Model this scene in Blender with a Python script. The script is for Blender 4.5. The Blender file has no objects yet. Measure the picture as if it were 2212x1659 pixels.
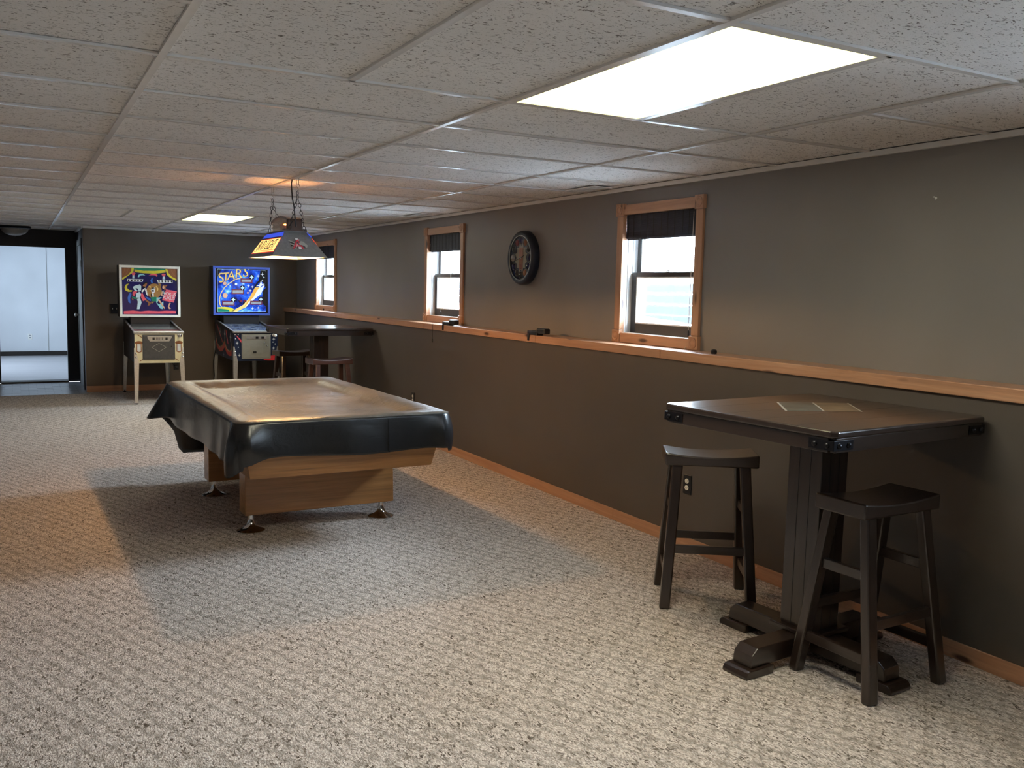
import bpy, bmesh, math, random
from mathutils import Vector, Matrix
random.seed(7)
D = bpy.data
SC = bpy.context.scene
COL = SC.collection
PI = math.pi

# ---------------------------------------------------------------- camera
cam_data = D.cameras.new('camera')
cam = D.objects.new('camera', cam_data); COL.objects.link(cam)
CAMZ = 1.5077
R_ = Vector((0.87781499, -0.47839992, 0.02396569))
U_ = Vector((0.02892017, 0.10287422, 0.99427386))
F_ = Vector((0.47812599, 0.87209541, -0.10413994))
cam.matrix_world = Matrix(((R_.x, U_.x, -F_.x, 0), (R_.y, U_.y, -F_.y, 0), (R_.z, U_.z, -F_.z, CAMZ), (0, 0, 0, 1)))
cam_data.sensor_fit = 'HORIZONTAL'; cam_data.sensor_width = 36.0
cam_data.lens = 1946.1 / 2212 * 36.0
cam_data.clip_start = 0.05; cam_data.clip_end = 200
SC.camera = cam

# ---------------------------------------------------------------- world, exposure
SC.view_settings.view_transform = 'Standard'
SC.view_settings.look = 'None'
SC.view_settings.gamma = 1.0
SC.view_settings.use_curve_mapping = False
SC.view_settings.exposure = 0.98
world = D.worlds.new('overcast_sky'); SC.world = world
world.use_nodes = True
bg = world.node_tree.nodes['Background']
bg.inputs[0].default_value = (0.70, 0.85, 1.0, 1)
bg.inputs[1].default_value = 44.0
try:
    SC.cycles.use_denoising = True
    SC.cycles.max_bounces = 6; SC.cycles.diffuse_bounces = 4; SC.cycles.glossy_bounces = 3; SC.cycles.transmission_bounces = 3
    SC.cycles.use_adaptive_sampling = True; SC.cycles.adaptive_threshold = 0.03
    SC.cycles.transparent_max_bounces = 10
    SC.cycles.sample_clamp_indirect = 6.0
    SC.cycles.caustics_reflective = False; SC.cycles.caustics_refractive = False
except Exception:
    pass
TROFFER_E = 9.5
BULB_W = 80.0

# ---------------------------------------------------------------- key dimensions (metres)
CEIL = 2.205                       # underside of the ceiling grid
XL, XU = 3.443, 3.622              # face of the lower wall, face of the recessed upper wall
XO = 3.80                          # outer face of that wall
YB = 13.31                         # back wall
XC = 0.77                          # corner where the hall opens
XLEFT, YFRONT = -3.6, -1.6
LEDGE0, LEDGE1 = 1.112, 1.168
GX = [0.4137 + i * 1.2192 for i in range(-4, 3)]
GY0, GT = 3.0705, 0.6096
WINDOWS = [(4.24, 5.14), (7.56, 8.48), (11.38, 12.31), (0.55, 1.45)]

# ---------------------------------------------------------------- node helpers
def new_mat(name):
    m = D.materials.new(name); m.use_nodes = True
    nt = m.node_tree
    return m, nt, nt.nodes['Principled BSDF']

def N(nt, typ, **kw):
    n = nt.nodes.new(typ)
    for k, v in kw.items():
        if k == 'inp':
            for a, b in v.items(): n.inputs[a].default_value = b
        else: setattr(n, k, v)
    return n

def L(nt, a, b): nt.links.new(a, b)

def ramp(nt, fac, stops, interp='LINEAR'):
    r = N(nt, 'ShaderNodeValToRGB'); r.color_ramp.interpolation = interp
    e = r.color_ramp.elements
    while len(e) < len(stops): e.new(0.5)
    for i, (p, c) in enumerate(stops):
        e[i].position = p; e[i].color = (c[0], c[1], c[2], 1)
    L(nt, fac, r.inputs[0]); return r.outputs[0]

def mixc(nt, fac, a, b, mode='MIX'):
    m = N(nt, 'ShaderNodeMix', data_type='RGBA', blend_type=mode)
    if hasattr(fac, 'links'): L(nt, fac, m.inputs[0])
    else: m.inputs[0].default_value = fac
    for i, v in ((6, a), (7, b)):
        if hasattr(v, 'links'): L(nt, v, m.inputs[i])
        else: m.inputs[i].default_value = (v[0], v[1], v[2], 1)
    return m.outputs[2]

def coords(nt, scale=(1, 1, 1), rot=(0, 0, 0), kind='Object'):
    t = N(nt, 'ShaderNodeTexCoord'); mp = N(nt, 'ShaderNodeMapping')
    mp.inputs['Scale'].default_value = scale; mp.inputs['Rotation'].default_value = rot
    L(nt, t.outputs[kind], mp.inputs[0]); return mp.outputs[0]

def noise(nt, vec, scale, detail=2, rough=0.5, dist=0.0):
    n = N(nt, 'ShaderNodeTexNoise'); n.inputs['Scale'].default_value = scale
    n.inputs['Detail'].default_value = detail; n.inputs['Roughness'].default_value = rough
    n.inputs['Distortion'].default_value = dist
    L(nt, vec, n.inputs['Vector']); return n.outputs['Fac']

def bump(nt, bs, height, strength=0.3, dist=0.01):
    b = N(nt, 'ShaderNodeBump'); b.inputs['Strength'].default_value = strength; b.inputs['Distance'].default_value = dist
    L(nt, height, b.inputs['Height']); L(nt, b.outputs[0], bs.inputs['Normal'])

def plain(name, c, rough=0.5, metal=0.0, coat=0.0, var=0.06, vscale=14.0, spec=0.5):
    m, nt, bs = new_mat(name)
    v = coords(nt); f = noise(nt, v, vscale, 3)
    lo = tuple(max(0, x * (1 - var)) for x in c); hi = tuple(min(1, x * (1 + var)) for x in c)
    L(nt, ramp(nt, f, [(0.3, lo), (0.7, hi)]), bs.inputs['Base Color'])
    bs.inputs['Roughness'].default_value = rough; bs.inputs['Metallic'].default_value = metal
    bs.inputs['Coat Weight'].default_value = coat; bs.inputs['Coat Roughness'].default_value = 0.08
    bs.inputs['Specular IOR Level'].default_value = spec
    return m

def wood(name, dark, mid, light, axis='Y', ring=26.0, rough=0.45, knots=0.0, coat=0.0, stretch=0.06, knotc=None, kdens=2.2):
    m, nt, bs = new_mat(name)
    sc = {'X': (stretch, 1, 1), 'Y': (1, stretch, 1), 'Z': (1, 1, stretch)}[axis]
    v = coords(nt, sc)
    f = noise(nt, v, ring, 5, 0.62, 1.1)
    col = ramp(nt, f, [(0.28, dark), (0.5, mid), (0.72, light)])
    f2 = noise(nt, coords(nt, tuple(s * 1.0 for s in sc)), ring * 6, 2)
    col = mixc(nt, 0.35, col, ramp(nt, f2, [(0.35, tuple(x * 0.6 for x in mid)), (0.6, light)]), 'MULTIPLY')
    col = mixc(nt, 0.25, col, light)
    f3 = noise(nt, coords(nt), 1.7, 1)
    col = mixc(nt, ramp(nt, f3, [(0.35, (0, 0, 0)), (0.7, (0.5, 0.5, 0.5))]), col, tuple(x * 0.8 for x in mid))
    if knots:
        s1 = {'X': (kdens, 9, 9), 'Y': (9, kdens, 9), 'Z': (9, 9, kdens)}[axis]
        vo = N(nt, 'ShaderNodeTexVoronoi'); vo.inputs['Scale'].default_value = 1.0; vo.inputs['Randomness'].default_value = 1.0
        L(nt, coords(nt, s1), vo.inputs['Vector'])
        k = ramp(nt, vo.outputs['Distance'], [(0.07, (1, 1, 1)), (0.16, (0, 0, 0))])
        col = mixc(nt, k, col, knotc or tuple(x * 0.25 for x in dark))
    L(nt, col, bs.inputs['Base Color'])
    bs.inputs['Roughness'].default_value = rough
    bs.inputs['Coat Weight'].default_value = coat; bs.inputs['Coat Roughness'].default_value = 0.15
    bump(nt, bs, f2, 0.12, 0.002)
    return m

def emis(name, c, s):
    m, nt, bs = new_mat(name)
    bs.inputs['Base Color'].default_value = (c[0], c[1], c[2], 1)
    f = noise(nt, coords(nt), 6.0, 2)
    L(nt, ramp(nt, f, [(0.2, tuple(x * 0.93 for x in c)), (0.8, c)]), bs.inputs['Emission Color'])
    bs.inputs['Emission Strength'].default_value = s
    return m

def clear(name, tint=(1, 1, 1), refl=1.0):
    m = D.materials.new(name); m.use_nodes = True; nt = m.node_tree
    nt.nodes.remove(nt.nodes['Principled BSDF'])
    out = nt.nodes['Material Output']
    tr = N(nt, 'ShaderNodeBsdfTransparent'); tr.inputs[0].default_value = (*tint, 1)
    gl = N(nt, 'ShaderNodeBsdfGlossy'); gl.inputs['Roughness'].default_value = 0.03
    fr = N(nt, 'ShaderNodeFresnel'); fr.inputs[0].default_value = 1.45
    mul = N(nt, 'ShaderNodeMath', operation='MULTIPLY'); L(nt, fr.outputs[0], mul.inputs[0]); mul.inputs[1].default_value = refl
    mx = N(nt, 'ShaderNodeMixShader'); L(nt, mul.outputs[0], mx.inputs[0]); L(nt, tr.outputs[0], mx.inputs[1]); L(nt, gl.outputs[0], mx.inputs[2])
    L(nt, mx.outputs[0], out.inputs[0])
    return m

# ---------------------------------------------------------------- materials
M = {}
def wall_paint(name, c):
    m, nt, bs = new_mat(name)
    v = coords(nt)
    f = noise(nt, v, 2.0, 1); g = noise(nt, v, 240, 0)
    L(nt, ramp(nt, f, [(0.3, tuple(x * 0.95 for x in c)), (0.7, tuple(x * 1.05 for x in c))]), bs.inputs['Base Color'])
    bs.inputs['Roughness'].default_value = 0.42; bs.inputs['Specular IOR Level'].default_value = 0.4
    bump(nt, bs, g, 0.10, 0.002)
    return m
M['taupe'] = wall_paint('taupe_wall_paint', (0.248, 0.226, 0.212))
M['lowpaint'] = wall_paint('shaded_taupe_wall_paint', (0.098, 0.083, 0.072))  # same taupe, darkened: the lower wall's dimmer light is in the colour
M['backpaint'] = wall_paint('shaded_brown_taupe_paint', (0.135, 0.105, 0.080))  # taupe browned, and darkened to carry the shadow at the back wall
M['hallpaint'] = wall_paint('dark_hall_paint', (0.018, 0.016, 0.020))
M['whitewall'] = wall_paint('white_wall_paint', (0.62, 0.635, 0.66))

def carpet():
    m, nt, bs = new_mat('berber_carpet')
    v = coords(nt, rot=(0, 0, math.radians(-24)))
    vs = coords(nt, (1.0, 0.5, 1.0), (0, 0, math.radians(-24)))
    fine = noise(nt, vs, 170, 2, 0.6, 0.5)
    fleck = noise(nt, vs, 84, 2, 0.62, 1.0)
    big = noise(nt, v, 11, 1, 0.6)
    col = ramp(nt, fine, [(0.34, (0.39, 0.315, 0.265)), (0.50, (0.70, 0.605, 0.54)), (0.64, (0.91, 0.835, 0.78))])
    fl = ramp(nt, fleck, [(0.39, (1, 1, 1)), (0.45, (0, 0, 0))])
    dens = ramp(nt, big, [(0.36, (0.42, 0.42, 0.42)), (0.60, (1, 1, 1))])
    msk = N(nt, 'ShaderNodeMath', operation='MULTIPLY'); L(nt, fl, msk.inputs[0]); L(nt, dens, msk.inputs[1])
    col = mixc(nt, msk.outputs[0], col, (0.12, 0.092, 0.070))
    # diamond rows tufted into the pile
    hs = []
    for ang, sc_ in ((-24, 5.0), (52, 3.6)):
        w = N(nt, 'ShaderNodeTexWave', wave_type='BANDS', bands_direction='X', wave_profile='SIN')
        w.inputs['Scale'].default_value = sc_; w.inputs['Distortion'].default_value = 3.4
        w.inputs['Detail'].default_value = 1; w.inputs['Detail Scale'].default_value = 5
        L(nt, coords(nt, rot=(0, 0, math.radians(ang))), w.inputs['Vector']); hs.append(w.outputs['Fac'])
    for h, k in ((hs[0], 0.55), (hs[1], 0.24)):
        col = mixc(nt, ramp(nt, h, [(0.0, (k, k, k)), (0.30, (0, 0, 0))]), col, (0.27, 0.225, 0.18))
    L(nt, col, bs.inputs['Base Color'])
    bs.inputs['Roughness'].default_value = 0.95; bs.inputs['Specular IOR Level'].default_value = 0.1
    bump(nt, bs, fine, 0.6, 0.012)
    return m
M['carpet'] = carpet()

def tile_mat():
    m, nt, bs = new_mat('fissured_ceiling_tile')
    t = N(nt, 'ShaderNodeTexCoord'); oi = N(nt, 'ShaderNodeObjectInfo')
    ad = N(nt, 'ShaderNodeVectorMath', operation='ADD'); L(nt, t.outputs['Object'], ad.inputs[0]); L(nt, oi.outputs['Location'], ad.inputs[1])
    ro = N(nt, 'ShaderNodeMapping'); ro.inputs['Scale'].default_value = (0.55, 1, 1); L(nt, ad.outputs[0], ro.inputs[0])
    f = noise(nt, ro.outputs[0], 80, 2, 0.55, 1.6)
    g = noise(nt, ad.outputs[0], 260, 1, 0.6)
    b = noise(nt, ad.outputs[0], 2.4, 0)
    base = ramp(nt, b, [(0.3, (0.83, 0.81, 0.78)), (0.7, (0.88, 0.86, 0.83))])
    base = mixc(nt, ramp(nt, g, [(0.30, (0.35, 0.35, 0.35)), (0.5, (0, 0, 0))]), base, (0.62, 0.59, 0.55))
    fis = ramp(nt, f, [(0.355, (1, 1, 1)), (0.395, (0, 0, 0))])
    L(nt, mixc(nt, fis, base, (0.24, 0.22, 0.195)), bs.inputs['Base Color'])
    bs.inputs['Roughness'].default_value = 0.95; bs.inputs['Specular IOR Level'].default_value = 0.15
    bump(nt, bs, ramp(nt, f, [(0.33, (0, 0, 0)), (0.40, (1, 1, 1))]), 0.5, 0.004)
    return m
M['tile'] = tile_mat()
M['tee'] = plain('white_painted_steel', (0.82, 0.80, 0.77), 0.22, 0.0, 0, 0.03)
M['lens'] = None
PD, PM, PL = (0.35, 0.165, 0.085), (0.54, 0.285, 0.155), (0.66, 0.41, 0.26)
for ax in 'XYZ':
    M['pine' + ax] = wood('knotty_pine_' + ax.lower(), PD, PM, PL, ax, 22, 0.38, 1.0, 0.2, 0.05, (0.07, 0.025, 0.012), 2.6)
M['oakX'] = wood('honey_oak_x', (0.10, 0.036, 0.009), (0.42, 0.185, 0.052), (0.62, 0.325, 0.115), 'X', 27, 0.33, 0, 0.3, 0.035)
M['oakY'] = wood('honey_oak_y', (0.10, 0.036, 0.009), (0.42, 0.185, 0.052), (0.62, 0.325, 0.115), 'Y', 27, 0.33, 0, 0.3, 0.035)
SD, SM, SL = (0.010, 0.0065, 0.0055), (0.025, 0.015, 0.0115), (0.056, 0.033, 0.024)
for ax in 'XYZ':
    M['stain' + ax] = wood('dark_stained_wood_' + ax.lower(), SD, SM, SL, ax, 16, 0.28, 0, 0.6, 0.06)
M['iron'] = plain('black_iron', (0.012, 0.012, 0.016), 0.32, 0.6, 0, 0.3, 90)
M['blackplastic'] = plain('black_plastic', (0.012, 0.012, 0.014), 0.35)
M['whiteplastic'] = plain('white_plastic', (0.80, 0.79, 0.75), 0.35)
M['ivoryplastic'] = plain('ivory_plastic', (0.90, 0.87, 0.77), 0.35)
M['chrome'] = plain('chrome', (0.62, 0.62, 0.62), 0.10, 1.0, 0, 0.03)
M['steel'] = plain('brushed_steel', (0.52, 0.52, 0.50), 0.38, 0.85, 0, 0.1, 60)
M['darksteel'] = plain('dark_painted_steel', (0.085, 0.085, 0.088), 0.42, 0.3, 0, 0.15, 30)
M['greysteel'] = plain('grey_painted_steel', (0.30, 0.29, 0.25), 0.40, 0.2, 0, 0.06, 20)
M['cream'] = plain('cream_paint', (0.80, 0.72, 0.47), 0.45)
M['bone'] = plain('bone_white_paint', (0.88, 0.85, 0.75), 0.4)
M['navy'] = plain('navy_paint', (0.008, 0.018, 0.055), 0.35)
M['bluepaint'] = plain('mid_blue_paint', (0.045, 0.085, 0.36), 0.35, 0, 0.2)
M['darkwoodpaint'] = plain('black_brown_paint', (0.016, 0.012, 0.010), 0.45)
M['sash'] = wood('weathered_dark_sash', (0.018, 0.015, 0.014), (0.034, 0.029, 0.027), (0.052, 0.045, 0.041), 'Z', 20, 0.45)
M['vinylwhite'] = plain('white_vinyl_jamb', (0.78, 0.77, 0.75), 0.4)
M['glass'] = clear('window_glass', (0.97, 0.99, 1.0), 0.6)
M['tableglass'] = clear('playfield_glass', (0.97, 0.98, 0.98), 0.40)
M['acrylic'] = clear('clear_acrylic', (1.0, 0.93, 0.86), 0.8)
M['blind'] = wood('dark_woven_bamboo', (0.010, 0.011, 0.020), (0.024, 0.026, 0.042), (0.060, 0.064, 0.090), 'Y', 60, 0.5)
M['cord'] = plain('dark_cord', (0.03, 0.025, 0.02), 0.7)
M['palecord'] = plain('pale_cord', (0.55, 0.52, 0.48), 0.7)
M['snow'] = plain('snow', (0.85, 0.88, 0.92), 0.9, 0, 0, 0.04, 3)
M['fence'] = wood('blue_grey_weathered_board', (0.0075, 0.0085, 0.0100), (0.010, 0.0112, 0.013), (0.012, 0.0133, 0.0152), 'Y', 12, 0.8)
def vinyl():
    m, nt, bs = new_mat('black_vinyl')
    v = coords(nt)
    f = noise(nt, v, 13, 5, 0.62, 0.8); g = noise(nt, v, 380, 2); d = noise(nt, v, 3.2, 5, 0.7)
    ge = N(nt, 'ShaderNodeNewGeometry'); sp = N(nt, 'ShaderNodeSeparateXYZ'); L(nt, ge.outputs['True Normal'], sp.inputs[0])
    lit_dust = ramp(nt, sp.outputs[2], [(0.72, (0, 0, 0)), (0.93, (1, 1, 1))])          # dusty upward faces, coloured paler to hold the lamplight on top
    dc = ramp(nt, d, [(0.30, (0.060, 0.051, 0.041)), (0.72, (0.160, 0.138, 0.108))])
    L(nt, mixc(nt, lit_dust, (0.011, 0.011, 0.012), dc), bs.inputs['Base Color'])
    L(nt, mixc(nt, lit_dust, (0.25, 0.25, 0.25), ramp(nt, d, [(0.25, (0.30, 0.30, 0.30)), (0.75, (0.44, 0.44, 0.44))])), bs.inputs['Roughness'])
    bs.inputs['Specular IOR Level'].default_value = 0.65
    mm = N(nt, 'ShaderNodeMath', operation='MULTIPLY_ADD'); L(nt, g, mm.inputs[0]); mm.inputs[1].default_value = 0.07; L(nt, f, mm.inputs[2])
    cr = N(nt, 'ShaderNodeTexVoronoi', feature='DISTANCE_TO_EDGE'); cr.inputs['Scale'].default_value = 3.1
    L(nt, coords(nt, (1.0, 0.8, 0.15), (0, 0, 0.12)), cr.inputs['Vector'])
    c2 = ramp(nt, cr.outputs['Distance'], [(0.0, (1, 1, 1)), (0.035, (0, 0, 0))])
    m2 = N(nt, 'ShaderNodeMath', operation='MULTIPLY_ADD'); L(nt, c2, m2.inputs[0]); m2.inputs[1].default_value = 0.12; L(nt, mm.outputs[0], m2.inputs[2])
    m3 = N(nt, 'ShaderNodeMath', operation='MULTIPLY_ADD'); L(nt, lit_dust, m3.inputs[0]); m3.inputs[1].default_value = 0.26; m3.inputs[2].default_value = 0.09
    b = N(nt, 'ShaderNodeBump'); b.inputs['Distance'].default_value = 0.02
    L(nt, m3.outputs[0], b.inputs['Strength']); L(nt, m2.outputs[0], b.inputs['Height']); L(nt, b.outputs[0], bs.inputs['Normal'])
    return m
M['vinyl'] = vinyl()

# ---------------------------------------------------------------- mesh helpers
class MB:
    def __init__(s): s.v = []; s.f = []
    def add(s, vs, fs):
        o = len(s.v); s.v += [tuple(p) for p in vs]; s.f += [tuple(i + o for i in f) for f in fs]; return s
    def box(s, x0, x1, y0, y1, z0, z1):
        return s.add([(x0, y0, z0), (x1, y0, z0), (x1, y1, z0), (x0, y1, z0), (x0, y0, z1), (x1, y0, z1), (x1, y1, z1), (x0, y1, z1)],
                     [(3, 2, 1, 0), (4, 5, 6, 7), (0, 1, 5, 4), (1, 2, 6, 5), (2, 3, 7, 6), (3, 0, 4, 7)])
    def hexa(s, low, high):                                   # two quads, low and high, same winding
        return s.add(list(low) + list(high), [(3, 2, 1, 0), (4, 5, 6, 7), (0, 1, 5, 4), (1, 2, 6, 5), (2, 3, 7, 6), (3, 0, 4, 7)])
    def prism(s, poly, axis, a, b):                           # polygon in the two other axes, swept from a to b
        def P3(p, t): return {'X': (t, p[0], p[1]), 'Y': (p[0], t, p[1]), 'Z': (p[0], p[1], t)}[axis]
        n = len(poly)
        return s.add([P3(p, a) for p in poly] + [P3(p, b) for p in poly],
                     [tuple(range(n))[::-1], tuple(range(n, 2 * n))] + [(i, (i + 1) % n, n + (i + 1) % n, n + i) for i in range(n)])
    def beam(s, p0, p1, w, h, w1=None, h1=None, up=(0, 0, 1)):
        p0 = Vector(p0); p1 = Vector(p1); d = (p1 - p0).normalized(); u = Vector(up)
        if abs(d.dot(u)) > 0.98: u = Vector((0, 1, 0))
        a = d.cross(u).normalized(); b = a.cross(d).normalized()
        w1 = w if w1 is None else w1; h1 = h if h1 is None else h1
        q = lambda p, w, h: [p - a * w / 2 - b * h / 2, p + a * w / 2 - b * h / 2, p + a * w / 2 + b * h / 2, p - a * w / 2 + b * h / 2]
        return s.hexa(q(p0, w, h), q(p1, w1, h1))
    def tube(s, pts, r, n=8, closed=False):
        pts = [Vector(p) for p in pts]; m = len(pts); vs = []; fs = []; prev = None
        for i, p in enumerate(pts):
            if closed: d = pts[(i + 1) % m] - pts[i - 1]
            else: d = pts[min(i + 1, m - 1)] - pts[max(i - 1, 0)]
            d.normalize()
            u = Vector((0, 0, 1)) if abs(d.z) < 0.9 else Vector((1, 0, 0))
            if prev is not None and abs(prev.dot(d)) < 0.95: u = prev
            a = (u - d * u.dot(d)).normalized(); b = d.cross(a); prev = a
            rr = r[i] if isinstance(r, (list, tuple)) else r
            vs += [p + (a * math.cos(2 * PI * k / n) + b * math.sin(2 * PI * k / n)) * rr for k in range(n)]
        for i in range(m if closed else m - 1):
            j = (i + 1) % m
            fs += [(i * n + k, i * n + (k + 1) % n, j * n + (k + 1) % n, j * n + k) for k in range(n)]
        if not closed: fs += [tuple(range(n))[::-1], tuple(range((m - 1) * n, m * n))]
        return s.add(vs, fs)
    def lathe(s, prof, n=24, c=(0, 0, 0), axis='Z', caps=True):          # prof: (radius, height)
        vs = []; fs = []; m = len(prof)
        for r, h in prof:
            for k in range(n):
                a = 2 * PI * k / n; x, y = r * math.cos(a), r * math.sin(a)
                p = {'Z': (x, y, h), 'Y': (x, h, y), 'X': (h, x, y)}[axis]
                vs.append((p[0] + c[0], p[1] + c[1], p[2] + c[2]))
        for i in range(m - 1):
            fs += [(i * n + k, i * n + (k + 1) % n, (i + 1) * n + (k + 1) % n, (i + 1) * n + k) for k in range(n)]
        if caps: fs += [tuple(range(n))[::-1], tuple(range((m - 1) * n, m * n))]
        return s.add(vs, fs)
    def mesh(s, name):
        me = D.meshes.new(name); me.from_pydata(s.v, [], s.f); me.validate()
        bm = bmesh.new(); bm.from_mesh(me); bmesh.ops.recalc_face_normals(bm, faces=bm.faces); bm.to_mesh(me); bm.free()
        return me
    def build(s, name, mat, parent=None, loc=(0, 0, 0), smooth=False, bevel=0.0, seg=2, kind=None):
        me = s.mesh(name); me.materials.append(M[mat] if isinstance(mat, str) else mat)
        if smooth:
            for p in me.polygons: p.use_smooth = True
            me.set_sharp_from_angle(angle=math.radians(38))
        o = D.objects.new(name, me); COL.objects.link(o); o.location = loc
        if parent: o.parent = parent
        if bevel:
            b = o.modifiers.new('edge', 'BEVEL'); b.width = bevel; b.segments = seg; b.limit_method = 'ANGLE'; b.angle_limit = math.radians(40)
            b.harden_normals = False
        if kind: o['kind'] = kind
        return o

def tag(o, label, cat, group=None, kind=None):
    o['label'] = label; o['category'] = cat
    if group: o['group'] = group
    if kind: o['kind'] = kind
    return o

def empty(name, loc=(0, 0, 0), rz=0.0):
    o = D.objects.new(name, None); COL.objects.link(o); o.location = loc; o.rotation_euler = (0, 0, rz)
    o.empty_display_size = 0.05
    return o

def dup(o, parent=None):
    c = o.copy(); COL.objects.link(c); c.parent = parent
    for ch in list(o.children): dup(ch, c)
    return c

def ell(cx, cy, rx, ry, n=20, a0=0.0):
    return [(cx + rx * math.cos(a0 + 2 * PI * i / n), cy + ry * math.sin(a0 + 2 * PI * i / n)) for i in range(n)]

def text(body, name, mat, parent, loc, rot, size, extrude=0.0008, sx=1.0, align='CENTER', shear=0.0):
    cu = D.curves.new(name, 'FONT'); cu.body = body; cu.size = size; cu.extrude = extrude
    cu.align_x = align; cu.align_y = 'CENTER'; cu.shear = shear; cu.resolution_u = 3
    cu.materials.append(M[mat] if isinstance(mat, str) else mat)
    t = D.objects.new(name, cu); me = D.meshes.new_from_object(t); me.name = name
    D.objects.remove(t); D.curves.remove(cu)
    o = D.objects.new(name, me); COL.objects.link(o); o.location = loc; o.rotation_euler = rot; o.scale = (sx, 1, 1)
    o.parent = parent
    return o

# ================================================================ THE SETTING
XLEFT, YFRONT = GX[1], GY0 - 8 * GT
HX0, HY1 = -0.60, 14.75                                      # hall: left wall, end wall
fl = MB().box(XLEFT, XL, YFRONT, 13.13, -0.06, 0.0).box(XC - 0.01, XL, 13.13, YB, -0.06, 0.0).box(XLEFT, HX0, 13.13, YB, -0.06, 0.0)
tag(fl.build('floor', 'carpet'), 'beige berber carpet with brown flecks covering the basement room', 'carpet', kind='structure')

def vinyl_floor():
    m, nt, bs = new_mat('grey_brick_vinyl')
    b = N(nt, 'ShaderNodeTexBrick'); b.inputs['Scale'].default_value = 1.0
    b.inputs['Color1'].default_value = (0.30, 0.30, 0.32, 1); b.inputs['Color2'].default_value = (0.24, 0.24, 0.26, 1)
    b.inputs['Mortar'].default_value = (0.14, 0.14, 0.15, 1); b.inputs['Mortar Size'].default_value = 0.006
    b.inputs['Brick Width'].default_value = 0.20; b.inputs['Row Height'].default_value = 0.20
    L(nt, coords(nt), b.inputs['Vector']); L(nt, b.outputs[0], bs.inputs['Base Color']); bs.inputs['Roughness'].default_value = 0.3
    return m
M['vinylfloor'] = vinyl_floor()
hf = empty('floor_hall'); tag(hf, 'grey square vinyl tiles on the floor of the dark hall', 'floor', kind='structure')
MB().box(HX0, XC, 13.13, HY1, -0.06, -0.006).build('tile_bed', 'darksteel', hf)
tm = MB().box(-0.098, 0.098, -0.098, 0.098, -0.006, 0.0).mesh('tile'); tm.materials.append(M['vinylfloor'])
for i in range(7):
    for j in range(8):
        o = D.objects.new('tile', tm); COL.objects.link(o); o.parent = hf
        o.location = (HX0 + 0.1 + i * 0.196 + (0.0), 13.232 + j * 0.2, random.uniform(-0.0008, 0.0008))
M['paleplank'] = wood('pale_plank_floor', (0.40, 0.38, 0.40), (0.50, 0.48, 0.50), (0.58, 0.56, 0.58), 'X', 9, 0.3)
fr = MB().box(-2.5, 3.0, HY1 + 0.14, 19.93, -0.06, 0.0)
tag(fr.build('floor_far_room', 'paleplank'), 'pale wood-look plank floor in the bright room beyond the hall', 'floor', kind='structure')
th = MB().box(-0.25, 0.62, HY1 - 0.10, HY1 + 0.14, 0.0, 0.022)
tag(th.build('trim_threshold', 'darkwoodpaint', bevel=0.006), 'black door threshold between hall and bright far room', 'threshold', kind='structure')

# walls
w = MB().box(XC, XO, YB, YB + 0.15, 0, 2.32)
tag(w.build('wall_back', 'backpaint'), 'dark taupe back wall behind the two pinball machines', 'wall', kind='structure')
w = MB().box(XLEFT, HX0, YB, YB + 0.15, 0, 2.32)
tag(w.build('wall_back_left', 'taupe'), 'dark taupe back wall on the far side of the hall opening', 'wall', kind='structure')
w = MB().box(XLEFT - 0.15, XLEFT, YFRONT, YB + 0.15, 0, 2.32)
tag(w.build('wall_left', 'taupe'), 'dark taupe wall opposite the windows', 'wall', kind='structure')
w = MB().box(XLEFT, XO, YFRONT - 0.15, YFRONT, 0, 2.32)
tag(w.build('wall_front', 'taupe'), 'dark taupe wall behind the viewer', 'wall', kind='structure')
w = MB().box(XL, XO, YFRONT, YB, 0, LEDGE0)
tag(w.build('wall_right_lower', 'lowpaint'), 'taupe lower wall, coloured darker for shade, standing proud below the pine ledge', 'wall', kind='structure')
WZ0, WZ1 = 1.200, 2.055                                       # rough openings
w = MB(); ys = sorted(WINDOWS); prev = YFRONT
w.box(XU, XO, YFRONT, YB, LEDGE0, WZ0).box(XU, XO, YFRONT, YB, WZ1, 2.32)
for a, b in ys:
    w.box(XU, XO, prev, a + 0.045, WZ0, WZ1); prev = b - 0.045
w.box(XU, XO, prev, YB, WZ0, WZ1)
tag(w.build('wall_right_upper', 'taupe'), 'taupe upper wall holding the row of small pine-framed windows', 'wall', kind='structure')
w = MB().box(XC, XC + 0.12, YB + 0.15, HY1, 0, 2.32)
tag(w.build('wall_hall_right', 'hallpaint'), 'near-black side wall of the hall beside the door', 'wall', kind='structure')
w = MB().box(HX0 - 0.12, HX0, YB + 0.15, HY1, 0, 2.32)
tag(w.build('wall_hall_left', 'hallpaint'), 'near-black hall wall across from the hall door', 'wall', kind='structure')
w = MB().box(-2.5, -0.25, HY1, HY1 + 0.14, 0, 2.4).box(0.615, 3.0, HY1, HY1 + 0.14, 0, 2.4).box(-0.25, 0.615, HY1, HY1 + 0.14, 1.955, 2.4)
tag(w.build('wall_hall_end', 'hallpaint'), 'near-black end wall of the hall around the bright doorway', 'wall', kind='structure')
w = MB().box(-2.5, 3.0, 19.93, 20.05, 0, 2.4)
fw = w.build('wall_far_room_back', 'whitewall'); tag(fw, 'white wall of the bright room seen through the doorway', 'wall', kind='structure')
MB().box(0.494, 0.50, 19.926, 19.93, 0.09, 2.35).build('panel_seam', 'greysteel', fw)
w = MB().box(3.0, 3.1, HY1, 20.05, 0, 2.4)
tag(w.build('wall_far_room_right', 'whitewall'), 'white side wall of the bright far room without window', 'wall', kind='structure')
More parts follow.
